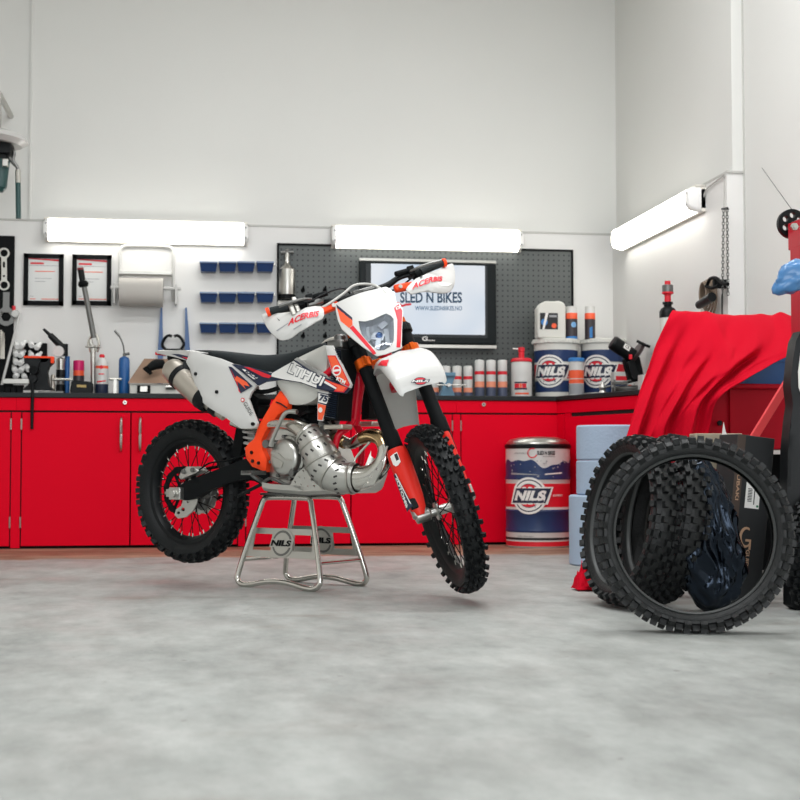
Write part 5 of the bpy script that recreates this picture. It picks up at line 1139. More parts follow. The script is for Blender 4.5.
# ---- front end: forks, clamps, wheel
fwl = wheel('front_wheel', FC, SN, .345, .256, .044, 38, KN_F, .026, .019, .030)
bm = B(); lathe(bm, [(0, -.060), (.016, -.060), (.018, -.04), (.036, -.038), (.036, -.028), (.020, -.022), (.019, .022), (.036, .028), (.036, .038), (.016, .04), (0, .060)], FC, SN, n=28); link('hub', bm, M_ALU, fwl)
disc('brake_disc', FC+SN*.055, SN, .128, .105, .004, M_ALUD, fwl, wavy=.003, arms=8)
FW = .104
for sd in (1, -1):
    w_ = FW*sd
    fk = sub('fork_leg', bike)
    bm = B(); lathe(bm, [(.0, .22), (.030, .22), (.031, .30), (.034, .30), (.034, .36), (.029, .375), (.0285, .50), (.0285, .62), (.0285, .80), (0, .80)], fl(-.0, w_, 0), S_, n=26); link('outer_tube', bm, M_BLKM, fk)
    bm = B(); lathe(bm, [(0, .02), (.022, .02), (.022, .24), (0, .24)], fl(0, w_, 0), S_, n=20); link('inner_tube', bm, M_CHR, fk)
    bm = B(); cyl(bm, fl(.0, w_*(1.2 if sd > 0 else 1.0), .0), fl(.0, w_*.62, .0), .026, n=18); box(bm, fl(0, w_, .03), (.05, .055, .06), axes(SV, -SN, S_)); link('axle_clamp', bm, M_STEEL, fk, bevel=.004)
    bm = B(); lathe(bm, [(0, .80), (.024, .80), (.024, .825), (.012, .83), (0, .83)], fl(0, w_, 0), S_, n=18); link('fork_cap', bm, M_ORGA, fk)
    # guard: a half shell in front and outside
    bm = B(); rows = []
    for s, rr_, da in ((-.0, .028, .5), (.03, .036, 1.0), (.08, .040, 1.35), (.16, .043, 1.55), (.24, .044, 1.6), (.275, .043, 1.5), (.29, .040, 1.2)):
        row = []
        for k in range(13):
            a_ = -da*.9+ (da*2.1)*k/12 
            v_ = cos(a_)*rr_+.004; ww = sin(a_)*rr_*sd*(1 if sd > 0 else .45)
            row.append(bm.verts.new(fl(v_, w_+ww, s)))
        rows.append(row)
    for a, b_ in zip(rows, rows[1:]):
        for i in range(12): face(bm, (a[i], a[i+1], b_[i+1], b_[i]))
    o = link('fork_guard', bm, M_REDO, fk, sharp=60); md = o.modifiers.new('s', 'SOLIDIFY'); md.thickness = .004; md.offset = 1
    if sd == 1:
        class G(Surf):
            def __init__(s): pass
            def pt(s, a, b_, off=0):  # a = angle, b = height
                return fl(cos(a)*(.046+off)+.004, w_+sin(a)*(.046+off), b_)
        GS = G(); bm = B()
        fillpoly(bm, GS, [(.55, .04), (1.45, .03), (1.45, .19), (1.0, .19)], .0015, .0006, .12, 0); fillpoly(bm, GS, [(.62, .05), (.72, .055), (1.10, .19), (1.0, .19)], .002, .0006, .12, 1)
        fillpoly(bm, GS, [(.2, .225), (.95, .225), (.95, .262), (.2, .268)], .0015, .0006, .12, 1); fillpoly(bm, GS, [(.25, .236), (.52, .234), (.52, .262), (.25, .263)], .002, .0006, .12, 2); fillpoly(bm, GS, [(.5, .215), (.75, .215), (.9, .225), (.2, .225)], .0015, .0006, .12, 1)
        link('guard_graphic', bm, [M_NAVY, M_INKW, M_INKK], o, smooth=False)
        text('lettering', GS, '#MOTOS', (1.32, .045), (1.32, .175), (.93, .045), M_INKW, o, px=False, off=.003, bold=.04)
        bm = B(); q = fl(.02, w_*1.15, .03); box(bm, q+S_*.02, (.045, .03, .045), axes(SV, -SN, S_)); link('guard_foot', bm, M_BLK, fk, bevel=.005)
T('brake_line', [tuple(fl(.0, -.09, .0))+(.004,), tuple(fl(-.03, -.10, .15))+(.004,), tuple(fl(-.03, -.10, .4))+(.004,), tuple(fl(-.02, -.10, .6))+(.004,)], M_BLK, n=6)
bm = B(); box(bm, fl(-.07, -.085, .05), (.10, .04, .07), axes(SV, -SN, S_)); link('front_caliper', bm, M_ALU, bike, bevel=.008)
def clamp(s, th, nm, mt=M_ORGA):
    bm = B()
    for sd in (1, -1): cyl(bm, fl(0, sd*FW, s-th/2), fl(0, sd*FW, s+th/2), .037, n=26); box(bm, fl(.036, sd*FW, s), (.02, .02, th), axes(SV, -SN, S_))
    box(bm, fl(-.035, 0, s), (.05, .2, th*.55), axes(SV, -SN, S_)); return link(nm, bm, mt, bike, bevel=.004)
sc_ = (lambda py: (onpl(364, py, FC-SN*FW, SN)-FC).dot(S_))
clamp(sc_(364), .042, 'lower_triple_clamp'); clamp(.775, .035, 'upper_triple_clamp', M_BLK)
bm = B(); cyl(bm, fl(-.03, 0, .54), fl(-.03, 0, .78), .030, n=20); link('steering_head', bm, M_FRED, bike)
# ---- headlight mask
def fnM(a, b_): return .20-2.2*a*a-.28*max(0, b_-.66)-.0*b_-.10*max(0, .60-b_)
SM = Surf(FC, -SN, S_, SV, lambda a, b_: fnM(a, b_))
SM.e1 = SN; SM.fn = fnM
hl = [(358.5, 321), (365, 321.5), (373, 319.5), (386, 313.5), (391, 316), (393.5, 319), (394, 332), (393.5, 341), (390, 347), (384, 350), (378, 350.5), (372, 346), (367, 341), (362, 335), (360, 329)]
mk = panel('headlight_mask', SM, [(335.3, 303.5), (347, 298), (360, 293), (374, 289.5), (386, 286.8), (390, 289), (394.5, 293), (396.5, 303), (399.5, 303), (403, 311), (402, 330), (401.5, 348), (396, 350.5), (391, 352), (386, 354), (377, 356), (370, 351.5), (362.5, 346.5), (352, 338), (342, 329), (338, 320), (336, 311)], M_WHT, bike, thick=.006, step=.018, holes=[hl])
marks('mask_graphic', SM, [([(336.3, 304.5), (352, 317.5), (352.5, 321), (337, 308.5)], 0, 0), ([(337, 308), (352.3, 320.5), (352.5, 325), (349, 328), (340.5, 321)], 2, 0), ([(349.5, 328), (353, 325.5), (376.3, 353.5), (373.3, 354.8)], 1, 0),
    ([(394, 308), (398.5, 304), (402.3, 311), (401.5, 329), (400.3, 347.5), (396.4, 347.5), (397.3, 320)], 1, 0)], IN, mk, off=.0012, step=.015)
text('lettering', SM, 'KTM', (396.3, 310.5), (401, 308.5), (395.5, 307.5), M_INKW, mk, off=.003, bold=.04)
hp = [SM.ab(*p) for p in hl]; hc = (sum(p[0] for p in hp)/len(hp), sum(p[1] for p in hp)/len(hp))
# reflector bowl and lens
hlt = sub('headlight', bike)
bm = B(); rings = []
hd = dens(hp, .012)
for k, dp in ((1, .002), (.97, .02), (.80, .045), (.45, .062), (.12, .066)): rings.append([bm.verts.new(SM.pt(hc[0]+(p[0]-hc[0])*k, hc[1]+(p[1]-hc[1])*k, 0)-SV*dp) for p in hd])
for a, b_ in zip(rings, rings[1:]):
    for i in range(len(hd)): face(bm, (a[i], a[(i+1) % len(hd)], b_[(i+1) % len(hd)], b_[i]), 0)
face(bm, rings[-1]); link('reflector', bm, M_REFL, hlt, sharp=8)
bm = B()
for (dx, dz, sx, sz, an) in ((-.03, .02, .012, .05, .3), (.0, -.015, .05, .03, .6), (.035, .03, .045, .022, -.5), (-.012, -.045, .02, .05, .5), (.03, -.03, .018, .07, .2), (-.045, -.005, .02, .03, -.3)):
    box(bm, SM.pt(hc[0]+dx, hc[1]+dz, 0)-SV*.030, (.012, sx, sz), axes(SV, -SN, S_)@Matrix.Rotation(an, 3, 'X')@Matrix.Rotation(an*.7, 3, 'Z'))
link('reflector_facet', bm, M_REFL, hlt, sharp=10)
bm = B(); q = SM.pt(hc[0]+.004, hc[1]-.012, 0)-SV*.03; lathe(bm, [(.0, .02), (.012, .016), (.016, 0), (.013, -.03), (0, -.03)], q, SV, n=16); link('bulb', bm, mat('blue_bulb', (70, 110, 170), .08, .5), hlt)
panel('lens', SM, [((p[0]), (p[1])) for p in hp], M_GLASS, hlt, px=False, thick=.003, off=.0005, step=.02)
# ---- front fender: swept blade pointing along the unsteered-level direction of the wheel
FDIR = (SV*cos(RAKE*.93)-S_*sin(RAKE*.93)); FUP = (S_*cos(RAKE*.93)+SV*sin(RAKE*.93))
F0 = fl(.04, 0, .625)
def fdp(x, y, z): return F0+FDIR*x-SN*y+FUP*z
rowsF = [(-.13, .060, -.055, .03), (-.06, .080, -.012, .034), (0, .086, .020, .034), (.08, .092, .042, .034), (.17, .100, .052, .036), (.24, .105, .046, .040), (.31, .107, .024, .042), (.362, .104, -.014, .040), (.384, .098, -.052, .032), (.390, .084, -.082, .014)]
_old = [(-.13, .060, -.055, .03), (-.06, .080, -.012, .04), (0, .086, .020, .040), (.08, .094, .040, .046), (.17, .104, .046, .062), (.26, .106, .034, .088), (.33, .096, .008, .088), (.375, .070, -.018, .056), (.40, .035, -.045, .03)]
bm = B(); vr = []
for r_ in cat(rowsF, 3):
    x, hw_, z, dr = r_; row = []
    for y_, dz in ((-1.0, -1.0), (-1.0, -.72), (-.93, -.25), (-.80, -.05), (-.55, 0.0), (-.28, .10), (0, .22), (.28, .10), (.55, 0), (.80, -.05), (.93, -.25), (1.0, -.72), (1.0, -1.0)): row.append(bm.verts.new(fdp(x, y_*hw_, z+dz*dr)))
    vr.append(row)
for a, b_ in zip(vr, vr[1:]):
    for i in range(len(a)-1): face(bm, (a[i], a[i+1], b_[i+1], b_[i]))
ff = link('front_fender', bm, M_WHT, bike, sharp=45); md = ff.modifiers.new('s', 'SOLIDIFY'); md.thickness = .004
bm = B(); vr = []
for x, hw_, z in ((-.0, .080, -.03), (-.04, .078, -.09), (-.07, .075, -.16), (-.10, .072, -.23), (-.12, .068, -.285)):
    vr.append([bm.verts.new(fdp(x, y_*hw_, z+dz)) for y_, dz in ((-1, 0), (-.9, .010), (-.4, .016), (0, .018), (.4, .016), (.9, .010), (1, 0))])
for a, b_ in zip(vr, vr[1:]):
    for i in range(6): face(bm, (a[i], a[i+1], b_[i+1], b_[i]))
o = link('fender_rear', bm, M_GREYW, bike); md = o.modifiers.new('s', 'SOLIDIFY'); md.thickness = .004
class FS(Surf):
    """right flank and top of the fender, found by nearest height"""
    def __init__(s): pass
    def pt(s, a, b_, off=0):     # a along, b across (-1..1)
        t = max(0, min(len(rowsF)-1.001, a)); i = int(t); f = t-i; r0, r1 = rowsF[i], rowsF[min(i+1, len(rowsF)-1)]
        x, hw_, z, dr = [p+(q-p)*f for p, q in zip(r0, r1)]
        prof_ = [(-1.0, -1.0), (-1.0, -.72), (-.93, -.25), (-.80, -.05), (-.55, 0.0), (-.28, .10), (0, .22), (.28, .10), (.55, 0), (.80, -.05), (.93, -.25), (1.0, -.72), (1.0, -1.0)]
        u = max(0, min(11.999, b_)); j = int(u); g_ = u-j; y0, d0 = prof_[j]; y1, d1 = prof_[j+1]
        p = fdp(x, (y0+(y1-y0)*g_)*hw_, z+(d0+(d1-d0)*g_)*dr); c = fdp(x, 0, z-dr*1.2); return p+(p-c).normalized()*(off+.004)
FSS = FS()
from mathutils.bvhtree import BVHTree
bpy.context.view_layer.update()
_me = ff.data; _L = rootloc(ff); _bv = BVHTree.FromPolygons([v.co+_L for v in _me.vertices], [tuple(p.vertices) for p in _me.polygons])
class Onto(Surf):
    # prints onto the fender along the direction n
    def pt(s, a, b_, off=0):
        o_ = s.O+s.e1*a+s.e2*b_+s.n*.6; h_ = _bv.ray_cast(o_, -s.n)
        return (h_[0] if h_[0] else s.O+s.e1*a+s.e2*b_)+s.n*(off+.006)
nF = V3((-.172, -.983, -.055)).normalized(); eF = UZ.cross(nF).normalized(); uF = nF.cross(eF)
OS = Onto(fdp(.375, 0, -.04), eF, uF, nF); OS2 = Onto(fdp(.02, .05, .02), eF, uF, nF)
bm = B(); a_ = OS.ab(420.5, 381); a0_ = OS.ab(411.5, 382.5); a1_ = OS.ab(430, 380.5); wl = a1_[0]-a0_[0]
fillpoly(bm, OS, circ(a_[0], a_[1], wl*.36, 24, wl*.21), .0005, .0005, .012, 1); fillpoly(bm, OS, circ(a_[0], a_[1], wl*.32, 24, wl*.18), .001, .0005, .012, 2)
fillpoly(bm, OS, [(a_[0]-wl*.5, a_[1]-wl*.10), (a_[0]+wl*.46, a_[1]-wl*.06), (a_[0]+wl*.52, a_[1]+wl*.10), (a_[0]-wl*.44, a_[1]+wl*.06)], .0015, .0005, .012, 1)
text('', OS, 'NILS', (a_[0]-wl*.46, a_[1]-wl*.08), (a_[0]+wl*.42, a_[1]-wl*.05), (a_[0]-wl*.42, a_[1]+wl*.05), None, None, px=False, off=.0022, bold=.04, bm0=bm, mi=0); link('logo', bm, [M_INKW, M_NAVY, M_INKR], ff, smooth=False)
bm = B(); fillpoly(bm, OS2, [OS2.ab(*p) for p in [(379, 366), (383.5, 361.5), (391, 360.5), (389, 367)]], .0005, .0005, .01); link('red_mark', bm, M_INKR, ff, smooth=False)
# logo on the nose, facing forward
#SNs = Surf(fdp(.30, 0, .0), -SN*-1*-1, FUP, FDIR)

# ---- handlebar, grips, hand guards
HB = fl(.0, 0, 1.04)
def hb(x, v_=0, s=0): return tuple(HB-SN*x+SV*v_+S_*s)
bars = [hb(.385, -.06, .0)+(.011,), hb(.25, -.02, -.035)+(.011,), hb(.17, .0, -.05)+(.012,), hb(.10, .01, -.065)+(.014,), hb(.0, .012, -.065)+(.014,), hb(-.10, .01, -.06)+(.014,), hb(-.17, .0, -.035)+(.012,), hb(-.25, -.02, -.025)+(.011,), hb(-.385, -.06, .0)+(.011,)]
T('handlebar', bars, M_BLK, n=14)
bm = B(); box(bm, HB+S_*-.15+SV*.0, (.05, .10, .21), axes(SV, -SN, S_)); link('bar_clamp', bm, M_ALUD, bike, bevel=.006)
for sd in (1, -1):
    T('grip', [hb(.385*sd, -.06, 0)+(.0165,), hb(.33*sd, -.043, -.012)+(.0165,), hb(.27*sd, -.026, -.028)+(.018,)], M_SEAT, n=14)
    bm = B(); cyl(bm, V3(hb(.388*sd, -.061, 0)), V3(hb(.402*sd, -.064, 0)), .019, n=16); link('bar_end', bm, M_ORG, bike)
    bm = B(); cyl(bm, V3(hb(.262*sd, -.024, -.03)), V3(hb(.235*sd, -.018, -.035)), .024, n=14); box(bm, V3(hb(.225*sd, .0, -.025)), (.05, .03, .04), axes(SV, -SN, S_)); cyl(bm, V3(hb(.215*sd, .01, -.02)), V3(hb(.15*sd, .035, -.03)), .012, n=10); link('lever_perch', bm, M_BLKM, bike, bevel=.004)
    T('lever', [hb(.22*sd, .02, -.03)+(.006,), hb(.27*sd, .045, -.03)+(.006,), hb(.36*sd, .03, -.025)+(.007,)], M_ALUD, n=8)
    bm = B(); c = V3(hb(.165*sd, .03, -.095)); box(bm, c, (.03, .085, .032), axes(SV, (-SN+S_*-.1*sd).normalized(), S_)); br = link('guard_bracket', bm, M_ORG, bike, bevel=.008)
    bm = B(); cyl(bm, c+SV*.014+SN*.018*sd, c+SV*.022+SN*.018*sd, .009, n=10); link('bolt', bm, M_STEEL, br)
# hand guards
def guard(sd, poly, A, Bq, H, gm, side):
    fn = lambda a, b_: .055-1.4*max(0, abs(a)-.28)**1.0*.5 -.9*(b_-.885)**2*3
    S = Surf(FC, SN, S_, SV, fn)
    g_ = panel('hand_guard', S, poly, gm, bike, thick=.006, dome=.010, drad=.012, step=.014, smooth_k=2)
    text('lettering', S, 'ACERBIS', A, Bq, H, M_INKR, g_, off=.0135, bold=.035)
    return S, g_
S1_, g1 = guard(1, [(261.5, 315), (266, 313.3), (272, 312.8), (284, 313), (297, 312.6), (303, 309), (309, 306.8), (321, 306.3), (324, 312), (323, 318), (316, 322), (307, 327.5), (299, 332), (292, 337.5), (285.6, 339.7), (280, 339.7), (272.5, 334), (267, 327), (263.5, 320)], (287.5, 327.2), (317.8, 317.8), (289.3, 320.2), M_WHT, 1)
marks('guard_crease', S1_, [([(276, 331.5), (288, 323.8), (288.6, 324.2), (277, 332.2)], 4, 0), ([(293, 330), (301, 325), (301.5, 325.6), (294, 330.6)], 4, 0), ([(276.5, 318.6), (279.8, 321.4), (279, 321.9)], 5, 0)], IN, g1, off=.011)
S2_, g2 = guard(-1, [(406, 289.5), (410, 284), (416, 278.5), (424, 275), (434, 271), (444, 266.5), (452.5, 262), (454.5, 267), (455.3, 274), (454.6, 284), (451, 290.5), (445, 293), (436, 292.5), (428, 291.5), (420, 292), (411, 294)], (411.5, 291), (441.5, 282.5), (412.8, 284.6), M_WHT, -1)
marks('guard_crease', S2_, [([(437, 283), (452, 284.5), (447, 287.5), (440, 286.5)], 3, 0), ([(419, 277.8), (423, 277), (420.5, 279.5)], 5, 0)], IN, g2, off=.0105)
# cables
def fc_(l): return [tuple(fl(v_, w_, s_))+(r_,) for v_, w_, s_, r_ in l]
def ft(l): return [tuple(fp(a, b_, v_))+(r_,) for a, b_, v_, r_ in l]
T('clutch_cable', ft([(293, 303, .03, .004), (310, 301, .04, .004), (322, 295, .04, .004), (336, 289.5, .04, .004), (345, 289, .03, .004), (350, 295, .0, .004), (345, 305, -.03, .004)]), M_BLK, n=6)
T('throttle_cable', ft([(318, 310, .03, .0055), (330, 303, .05, .0055), (343, 294, .05, .0055), (354, 285.5, .05, .0055), (367, 284, .06, .0055), (377, 286.5, .10, .0055), (386, 294, .12, .0055), (393, 306, .10, .0055)]), M_GREYW, n=8)
T('brake_hose', ft([(388, 287, .03, .006), (395, 281, .03, .006), (402, 277.5, .03, .006), (409, 275.5, .02, .006)]), M_BLKM, n=8)
T('vent_hose', ft([(391, 291, .0, .004), (400, 287, .02, .004), (408, 281, .02, .004), (414, 276, .02, .004)]), M_BLKM, n=6)
bm = B(); q = fp(298, 304, 0); box(bm, q, (.03, .05, .035), axes(SV, -SN, S_)); cyl(bm, fp(299, 302, .0), fp(310, 303, .0), .014, n=12); link('switch_gear', bm, M_BLKM, bike, bevel=.004)
bm = B(); box(bm, fp(292, 309, .02), (.02, .02, .06), axes(SV, -SN, S_)); box(bm, fp(296, 305, .02), (.02, .018, .07), axes(SV, -SN, S_)); link('lever_clamp', bm, M_STEEL, bike, bevel=.004)
bm = B(); box(bm, fp(315, 303, .0), (.04, .07, .03), axes(SV, -SN, S_)); link('master_cylinder', bm, M_ALUD, bike, bevel=.006)


# ================================================================== MX STAND
q = [atZ(242, 588, 0), atZ(316, 594, 0), atZ(288, 579, 0), atZ(358, 585, 0)]
SCN = atZ(302, 586.5, 0); ux = FB.copy(); uy = UZ.cross(ux).normalized()
zt0 = bp(304, 491.5, .15).z-.020
st = thing('bike_stand', 'chrome tube work stand with cut-out side plates under the motorbike', 'stand', (SCN.x, SCN.y, 0))
hy_b = .17
def sp3(x, y, z): return SCN+ux*x+uy*y+UZ*z
ZTP = zt0-.014
for sd in (-1, 1):
    def at(x, z): 
        t = z/ZTP; return tuple(sp3(x, sd*(hy_b*(1-t)+.105*t), z))
    r_ = .0125
    loop = [at(-.10, ZTP), at(.10, ZTP), at(.135, ZTP-.012), at(.15, ZTP-.05), at(.198, ZTP*.5), at(.235, .065), at(.235, .03), at(.21, r_), at(.16, r_), at(.05, r_+.018), at(-.05, r_+.018), at(-.16, r_), at(-.21, r_), at(-.235, .03), at(-.235, .065), at(-.198, ZTP*.5), at(-.15, ZTP-.05), at(-.135, ZTP-.012)]
    bm = B(); tube(bm, loop, r_, n=12, closed=True, k=5); link('tube_frame', bm, M_CHR, st)
    class SPn(Surf):
        def __init__(s): s.sd = sd
        def pt(s, a, b_, off=0): return V3(at(a, b_))+uy*(-1)*off+uy*(.004)
    SS_ = SPn(); wb_, wt_ = .212, .186; z0, z1 = .135, .262
    bm = B(); 
    inner = [(-wb_+.040, z0+.030), (-.064, z0+.030), (-.064, z1-.026), (-wt_+.020, z1-.026)]
    inn2 = [(.064, z0+.030), (wb_-.040, z0+.030), (wt_-.020, z1-.026), (.064, z1-.026)]
    fillpoly(bm, SS_, [(-wb_, z0), (wb_, z0), (wt_, z1), (-wt_, z1)], 0, .004, .04, holes=[inner, inn2]); pl_ = link('side_plate', bm, M_STEEL, st)
    bm = B(); zc_ = (z0+z1)/2; fillpoly(bm, SS_, circ(0, zc_, .066, 28), .003, .002, .03, 0); fillpoly(bm, SS_, circ(0, zc_, .056, 28), .004, .001, .03, 1); fillpoly(bm, SS_, circ(0, zc_, .046, 24), .0046, .001, .03, 0); fillpoly(bm, SS_, [(-.07, zc_-.018), (.06, zc_-.018), (.07, zc_+.018), (-.06, zc_+.018)], .0055, .001, .03, 0)
    text('', SS_, 'NILS', (-.062, zc_-.013), (.052, zc_-.013), (-.056, zc_+.014), None, None, px=False, off=.007, bold=.05, bm0=bm, mi=2); link('plate_logo', bm, [M_STEEL, M_ALUD, M_BLK], pl_, smooth=False)
bm = B(); box(bm, sp3(0, 0, ZTP+.014), (.30, .235, .010), axes(ux, uy, UZ)); link('top_plate', bm, M_ALUD, st, bevel=.003)
bm = B(); box(bm, sp3(0, 0, ZTP+.0215), (.24, .20, .006), axes(ux, uy, UZ)); link('rubber_pad', bm, M_BLKM, st)
yc_ = hy_b*(1-.12/ZTP)+.105*.12/ZTP
for x in (-.219, .219):
    bm = B(); cyl(bm, V3(sp3(x, -yc_, .12)), V3(sp3(x, yc_, .12)), .009, n=10); link('cross_tube', bm, M_CHR, st)
print('STAND', SCN, hy_b, zt0, 'SM test', hc)

# ================================================================== DRUM AND PAPER ROLLS
Y = 8.955; q = atY(538, 500, Y); r = .2115
t = thing('oil_drum', 'navy red and white oil drum with round logo and steel domed lid', 'drum', (q.x, Y, 0))
Hd = atY(538, 447, Y).z
def zf(py): return Hd*(548.5-py)/(548.5-447)
prof = [(r*.96, 0), (r, .012), (r, zf(545)), (r, zf(542)), (r, zf(540.5)), (r, zf(538)), (r, zf(533)), (r+.004, zf(531)), (r, zf(529)), (r, zf(513)), (r+.005, zf(511.5)), (r, zf(510)), (r, zf(507.5)), (r, zf(484)), (r, zf(481)), (r+.004, zf(480)), (r+.004, zf(478)), (r, zf(476)), (r, zf(470)), (r, Hd)]
mis = [0, 1, 1, 0, 2, 0, 3, 3, 3, 3, 3, 0, 1, 0, 0, 3, 3, 3, 0]
bm = B(); lathe(bm, [(0, 0)]+prof+[(0, Hd)], (q.x, Y, 0), n=64, mis=[0]+mis+[0]); link('barrel', bm, [M_WHT, M_INKR, M_INKK, M_NAVY2], t)
bm = B(); lathe(bm, [(r, Hd-.012), (r+.007, Hd-.006), (r+.007, Hd+.012), (r, Hd+.018)], (q.x, Y, 0), n=64); link('rim', bm, M_BLK, t)
bm = B(); lathe(bm, [(r*.99, Hd+.012), (r*.97, Hd+.030), (r*.86, Hd+.050), (r*.55, Hd+.064), (0, Hd+.070)], (q.x, Y, 0), n=64); link('lid', bm, M_STEEL, t)
az = atan2(-Y, -q.x); DS = Cyl((q.x, Y, 0), r, az); DS2 = Cyl((q.x, Y, 0), r+.0045, az)
bm = B(); n = 80; wv = lambda a: zf(463+3.2*sin(a*14+.5)+1.8*sin(a*31)+1.2*sin(a*55))
fillpoly(bm, DS, [(-.30+.6*i/n, zf(471)) for i in range(n+1)]+[(.30-.6*i/n, wv(.30-.6*i/n)) for i in range(n+1)], .002, .001, .02, 0)
fillpoly(bm, DS, [(-.20, zf(473)), (-.02, zf(474.5)), (.02, zf(475.5)), (-.20, zf(475))], .0028, .0008, .02, 1); fillpoly(bm, DS, [(.045, zf(474)), (.17, zf(472.5)), (.17, zf(474)), (.045, zf(475.2))], .0028, .0008, .02, 2)
random.seed(9)
for i in range(26):
    a, z_ = random.uniform(-.25, .25), zf(random.uniform(461, 478)); fillpoly(bm, DS2, circ(a, z_, random.uniform(.003, .007), 7), .0012, .0006, .05, 1)
link('wave_print', bm, [M_NAVY2, M_INKG, M_INKW], t, smooth=False)
roundel(DS2, -.060, zf(496), .105, t)
bm = B()
text('', DS, 'WWW.NILS.EU', (-.165, zf(454.3)), (-.055, zf(454.3)), (-.165, zf(452.8)), None, None, px=False, off=.003, bold=.0, bm0=bm, mi=0)
text('', DS, 'SLED N BIKES', (-.005, zf(455.3)), (.115, zf(455.3)), (-.005, zf(451.2)), None, None, px=False, off=.003, bold=.04, bm0=bm, mi=0)
text('', DS, 'www.sledNbikes.no', (.03, zf(457.3)), (.115, zf(457.3)), (.03, zf(456.1)), None, None, px=False, off=.003, bold=.0, bm0=bm, mi=0)
text('', DS2, 'EXPERT', (.10, zf(496.8)), (.175, zf(496.8)), (.10, zf(494.8)), None, None, px=False, off=.002, bold=.02, bm0=bm, mi=1)
text('', DS, 'Industrial Lubricants', (-.14, zf(537.2)), (-.03, zf(537.2)), (-.14, zf(535.9)), None, None, px=False, off=.002, bold=.0, bm0=bm, mi=0)
link('lettering', bm, [M_INKK, M_INKW], t, smooth=False)
bm = B(); n = 24; cx_ = -.035; ring = [(cx_+cos(radians(60+280*i/n))*.033*1, zf(453.4)+sin(radians(60+280*i/n))*.033) for i in range(n+1)]+[(cx_+cos(radians(340-280*i/n))*.026, zf(453.4)+sin(radians(340-280*i/n))*.026) for i in range(n+1)]
fillpoly(bm, DS, ring, .003, .0008, .02); link('round_mark', bm, M_INKR, t, smooth=False)

def roll(px, pyb, Y, r, z0, z1, label):
    q = atY(px, pyb, Y-0); x = q.x+r
    t = thing('paper_towel_roll', label, 'paper roll', (x, Y, z0), 'stacked rolls of blue workshop paper')
    bm = B(); lathe(bm, [(.035, z0+.003), (r-.008, z0), (r, z0+.008), (r, z1-.008), (r-.008, z1), (.035, z1-.003)], (x, Y, 0), n=56, closed=True); link('roll', bm, M_PAPER, t)
    bm = B(); lathe(bm, [(.030, z0+.004), (.036, z0+.004), (.036, z1-.004), (.030, z1-.004)], (x, Y, 0), n=24, closed=True); link('core', bm, M_CARD, t)
    return x
Yr = 7.32; h1 = atY(600, 495.5, Yr-.19).z; h2 = atY(600, 460, Yr-.18).z; h3 = atY(600, 424.5, Yr-.18).z
roll(570.3, 530, Yr, .20, 0, h1-.001, 'wide roll of blue paper standing on the floor at the foot of the stack')
roll(577.5, 480, Yr, .185, h1, h2-.001, 'blue paper roll in the middle of the stack by the red cloth')
roll(577.5, 440, Yr, .185, h2, h3, 'blue paper roll on top of the stack by the red cloth')

# ================================================================== RIGHT SIDE
# tall pump bottle on the end of the worktop
Y = 8.15; q = atY(668, 330, Y); zs, z1 = atY(668, 318, Y).z, atY(668, 281, Y).z; H = z1-zs
t = thing('pump_dispenser', 'tall bottle with a black shoulder and red pump behind the red cloth', 'pump bottle', (q.x, Y, ZT))
bm = B(); lathe(bm, [(0, 0), (.048, 0), (.050, .01), (.050, zs-ZT), (0, zs-ZT)], (q.x, Y, ZT), n=26); link('bottle', bm, M_WHT2, t)
bm = B(); lathe(bm, [(.0, 0), (.052, 0), (.052, H*.17), (.042, H*.25), (.024, H*.30), (.024, H*.36), (.032, H*.37), (.032, H*.43), (.0, H*.43)], (q.x, Y, zs), n=26); link('shoulder', bm, M_BLK, t)
bm = B(); lathe(bm, [(0, H*.43), (.020, H*.43), (.020, H*.62), (.036, H*.66), (.036, H*.70), (.0, H*.70)], (q.x, Y, zs), n=24); link('pump_collar', bm, M_INKR, t)
bm = B(); lathe(bm, [(0, H*.70), (.034, H*.70), (.034, H*.88), (.026, H*.90), (0, H*.90)], (q.x, Y, zs), n=24); link('pump_head', bm, M_ALUD, t)
bm = B(); lathe(bm, [(0, H*.90), (.018, H*.90), (.018, H), (0, H)], (q.x, Y, zs), n=18); link('button', bm, M_INKR, t)

# cable reel and chain
c = atX(706, 297, XW-.06); t = thing('cable_coil', 'coiled brown cable with a black plug hanging on the right wall', 'cable coil', (XW, c.y, atX(706, 316, XW-.06).z))
bm = B()
for k in range(5):
    rr_ = .085-.008*k; tube(bm, [(XW-.03-.012*k, c.y+cos(2*pi*i/14)*rr_*1.0, c.z+sin(2*pi*i/14)*rr_*1.3+.004*k) for i in range(14)], .007, n=6, closed=True, k=3)
link('coil', bm, M_ORB, t)
bm = B(); tube(bm, [(XW-.05, c.y+.10, c.z+.03), (XW-.05, c.y+.12, c.z-.04), (XW-.05, c.y+.10, c.z-.10)], .012, n=8); link('strap', bm, M_CREAM, t)
bm = B(); a, b_ = atX(699, 305, XW-.12), atX(712, 297, XW-.12); cyl(bm, a, b_, .024, .028, n=12); link('plug', bm, M_BLK, t)
t = thing('wall_hook', 'dark two pronged hook above the coiled cable on the right wall', 'hook', atX(714, 290, XW))
bm = B(); tube(bm, [tuple(atX(a, b_, XW-.08)) for a, b_ in ((707, 286), (710, 279), (716, 278), (722, 283), (728, 284))], .010, n=8); tube(bm, [tuple(atX(a, b_, XW-.08)) for a, b_ in ((706, 286), (712, 288), (719, 285))], .010, n=8); link('prong', bm, M_BLKM, t)
bm = B(); q = atX(720, 284, XW-.04); box(bm, q, (.08, .03, .05)); link('plate', bm, M_BLKM, t)
xp = XW-.03
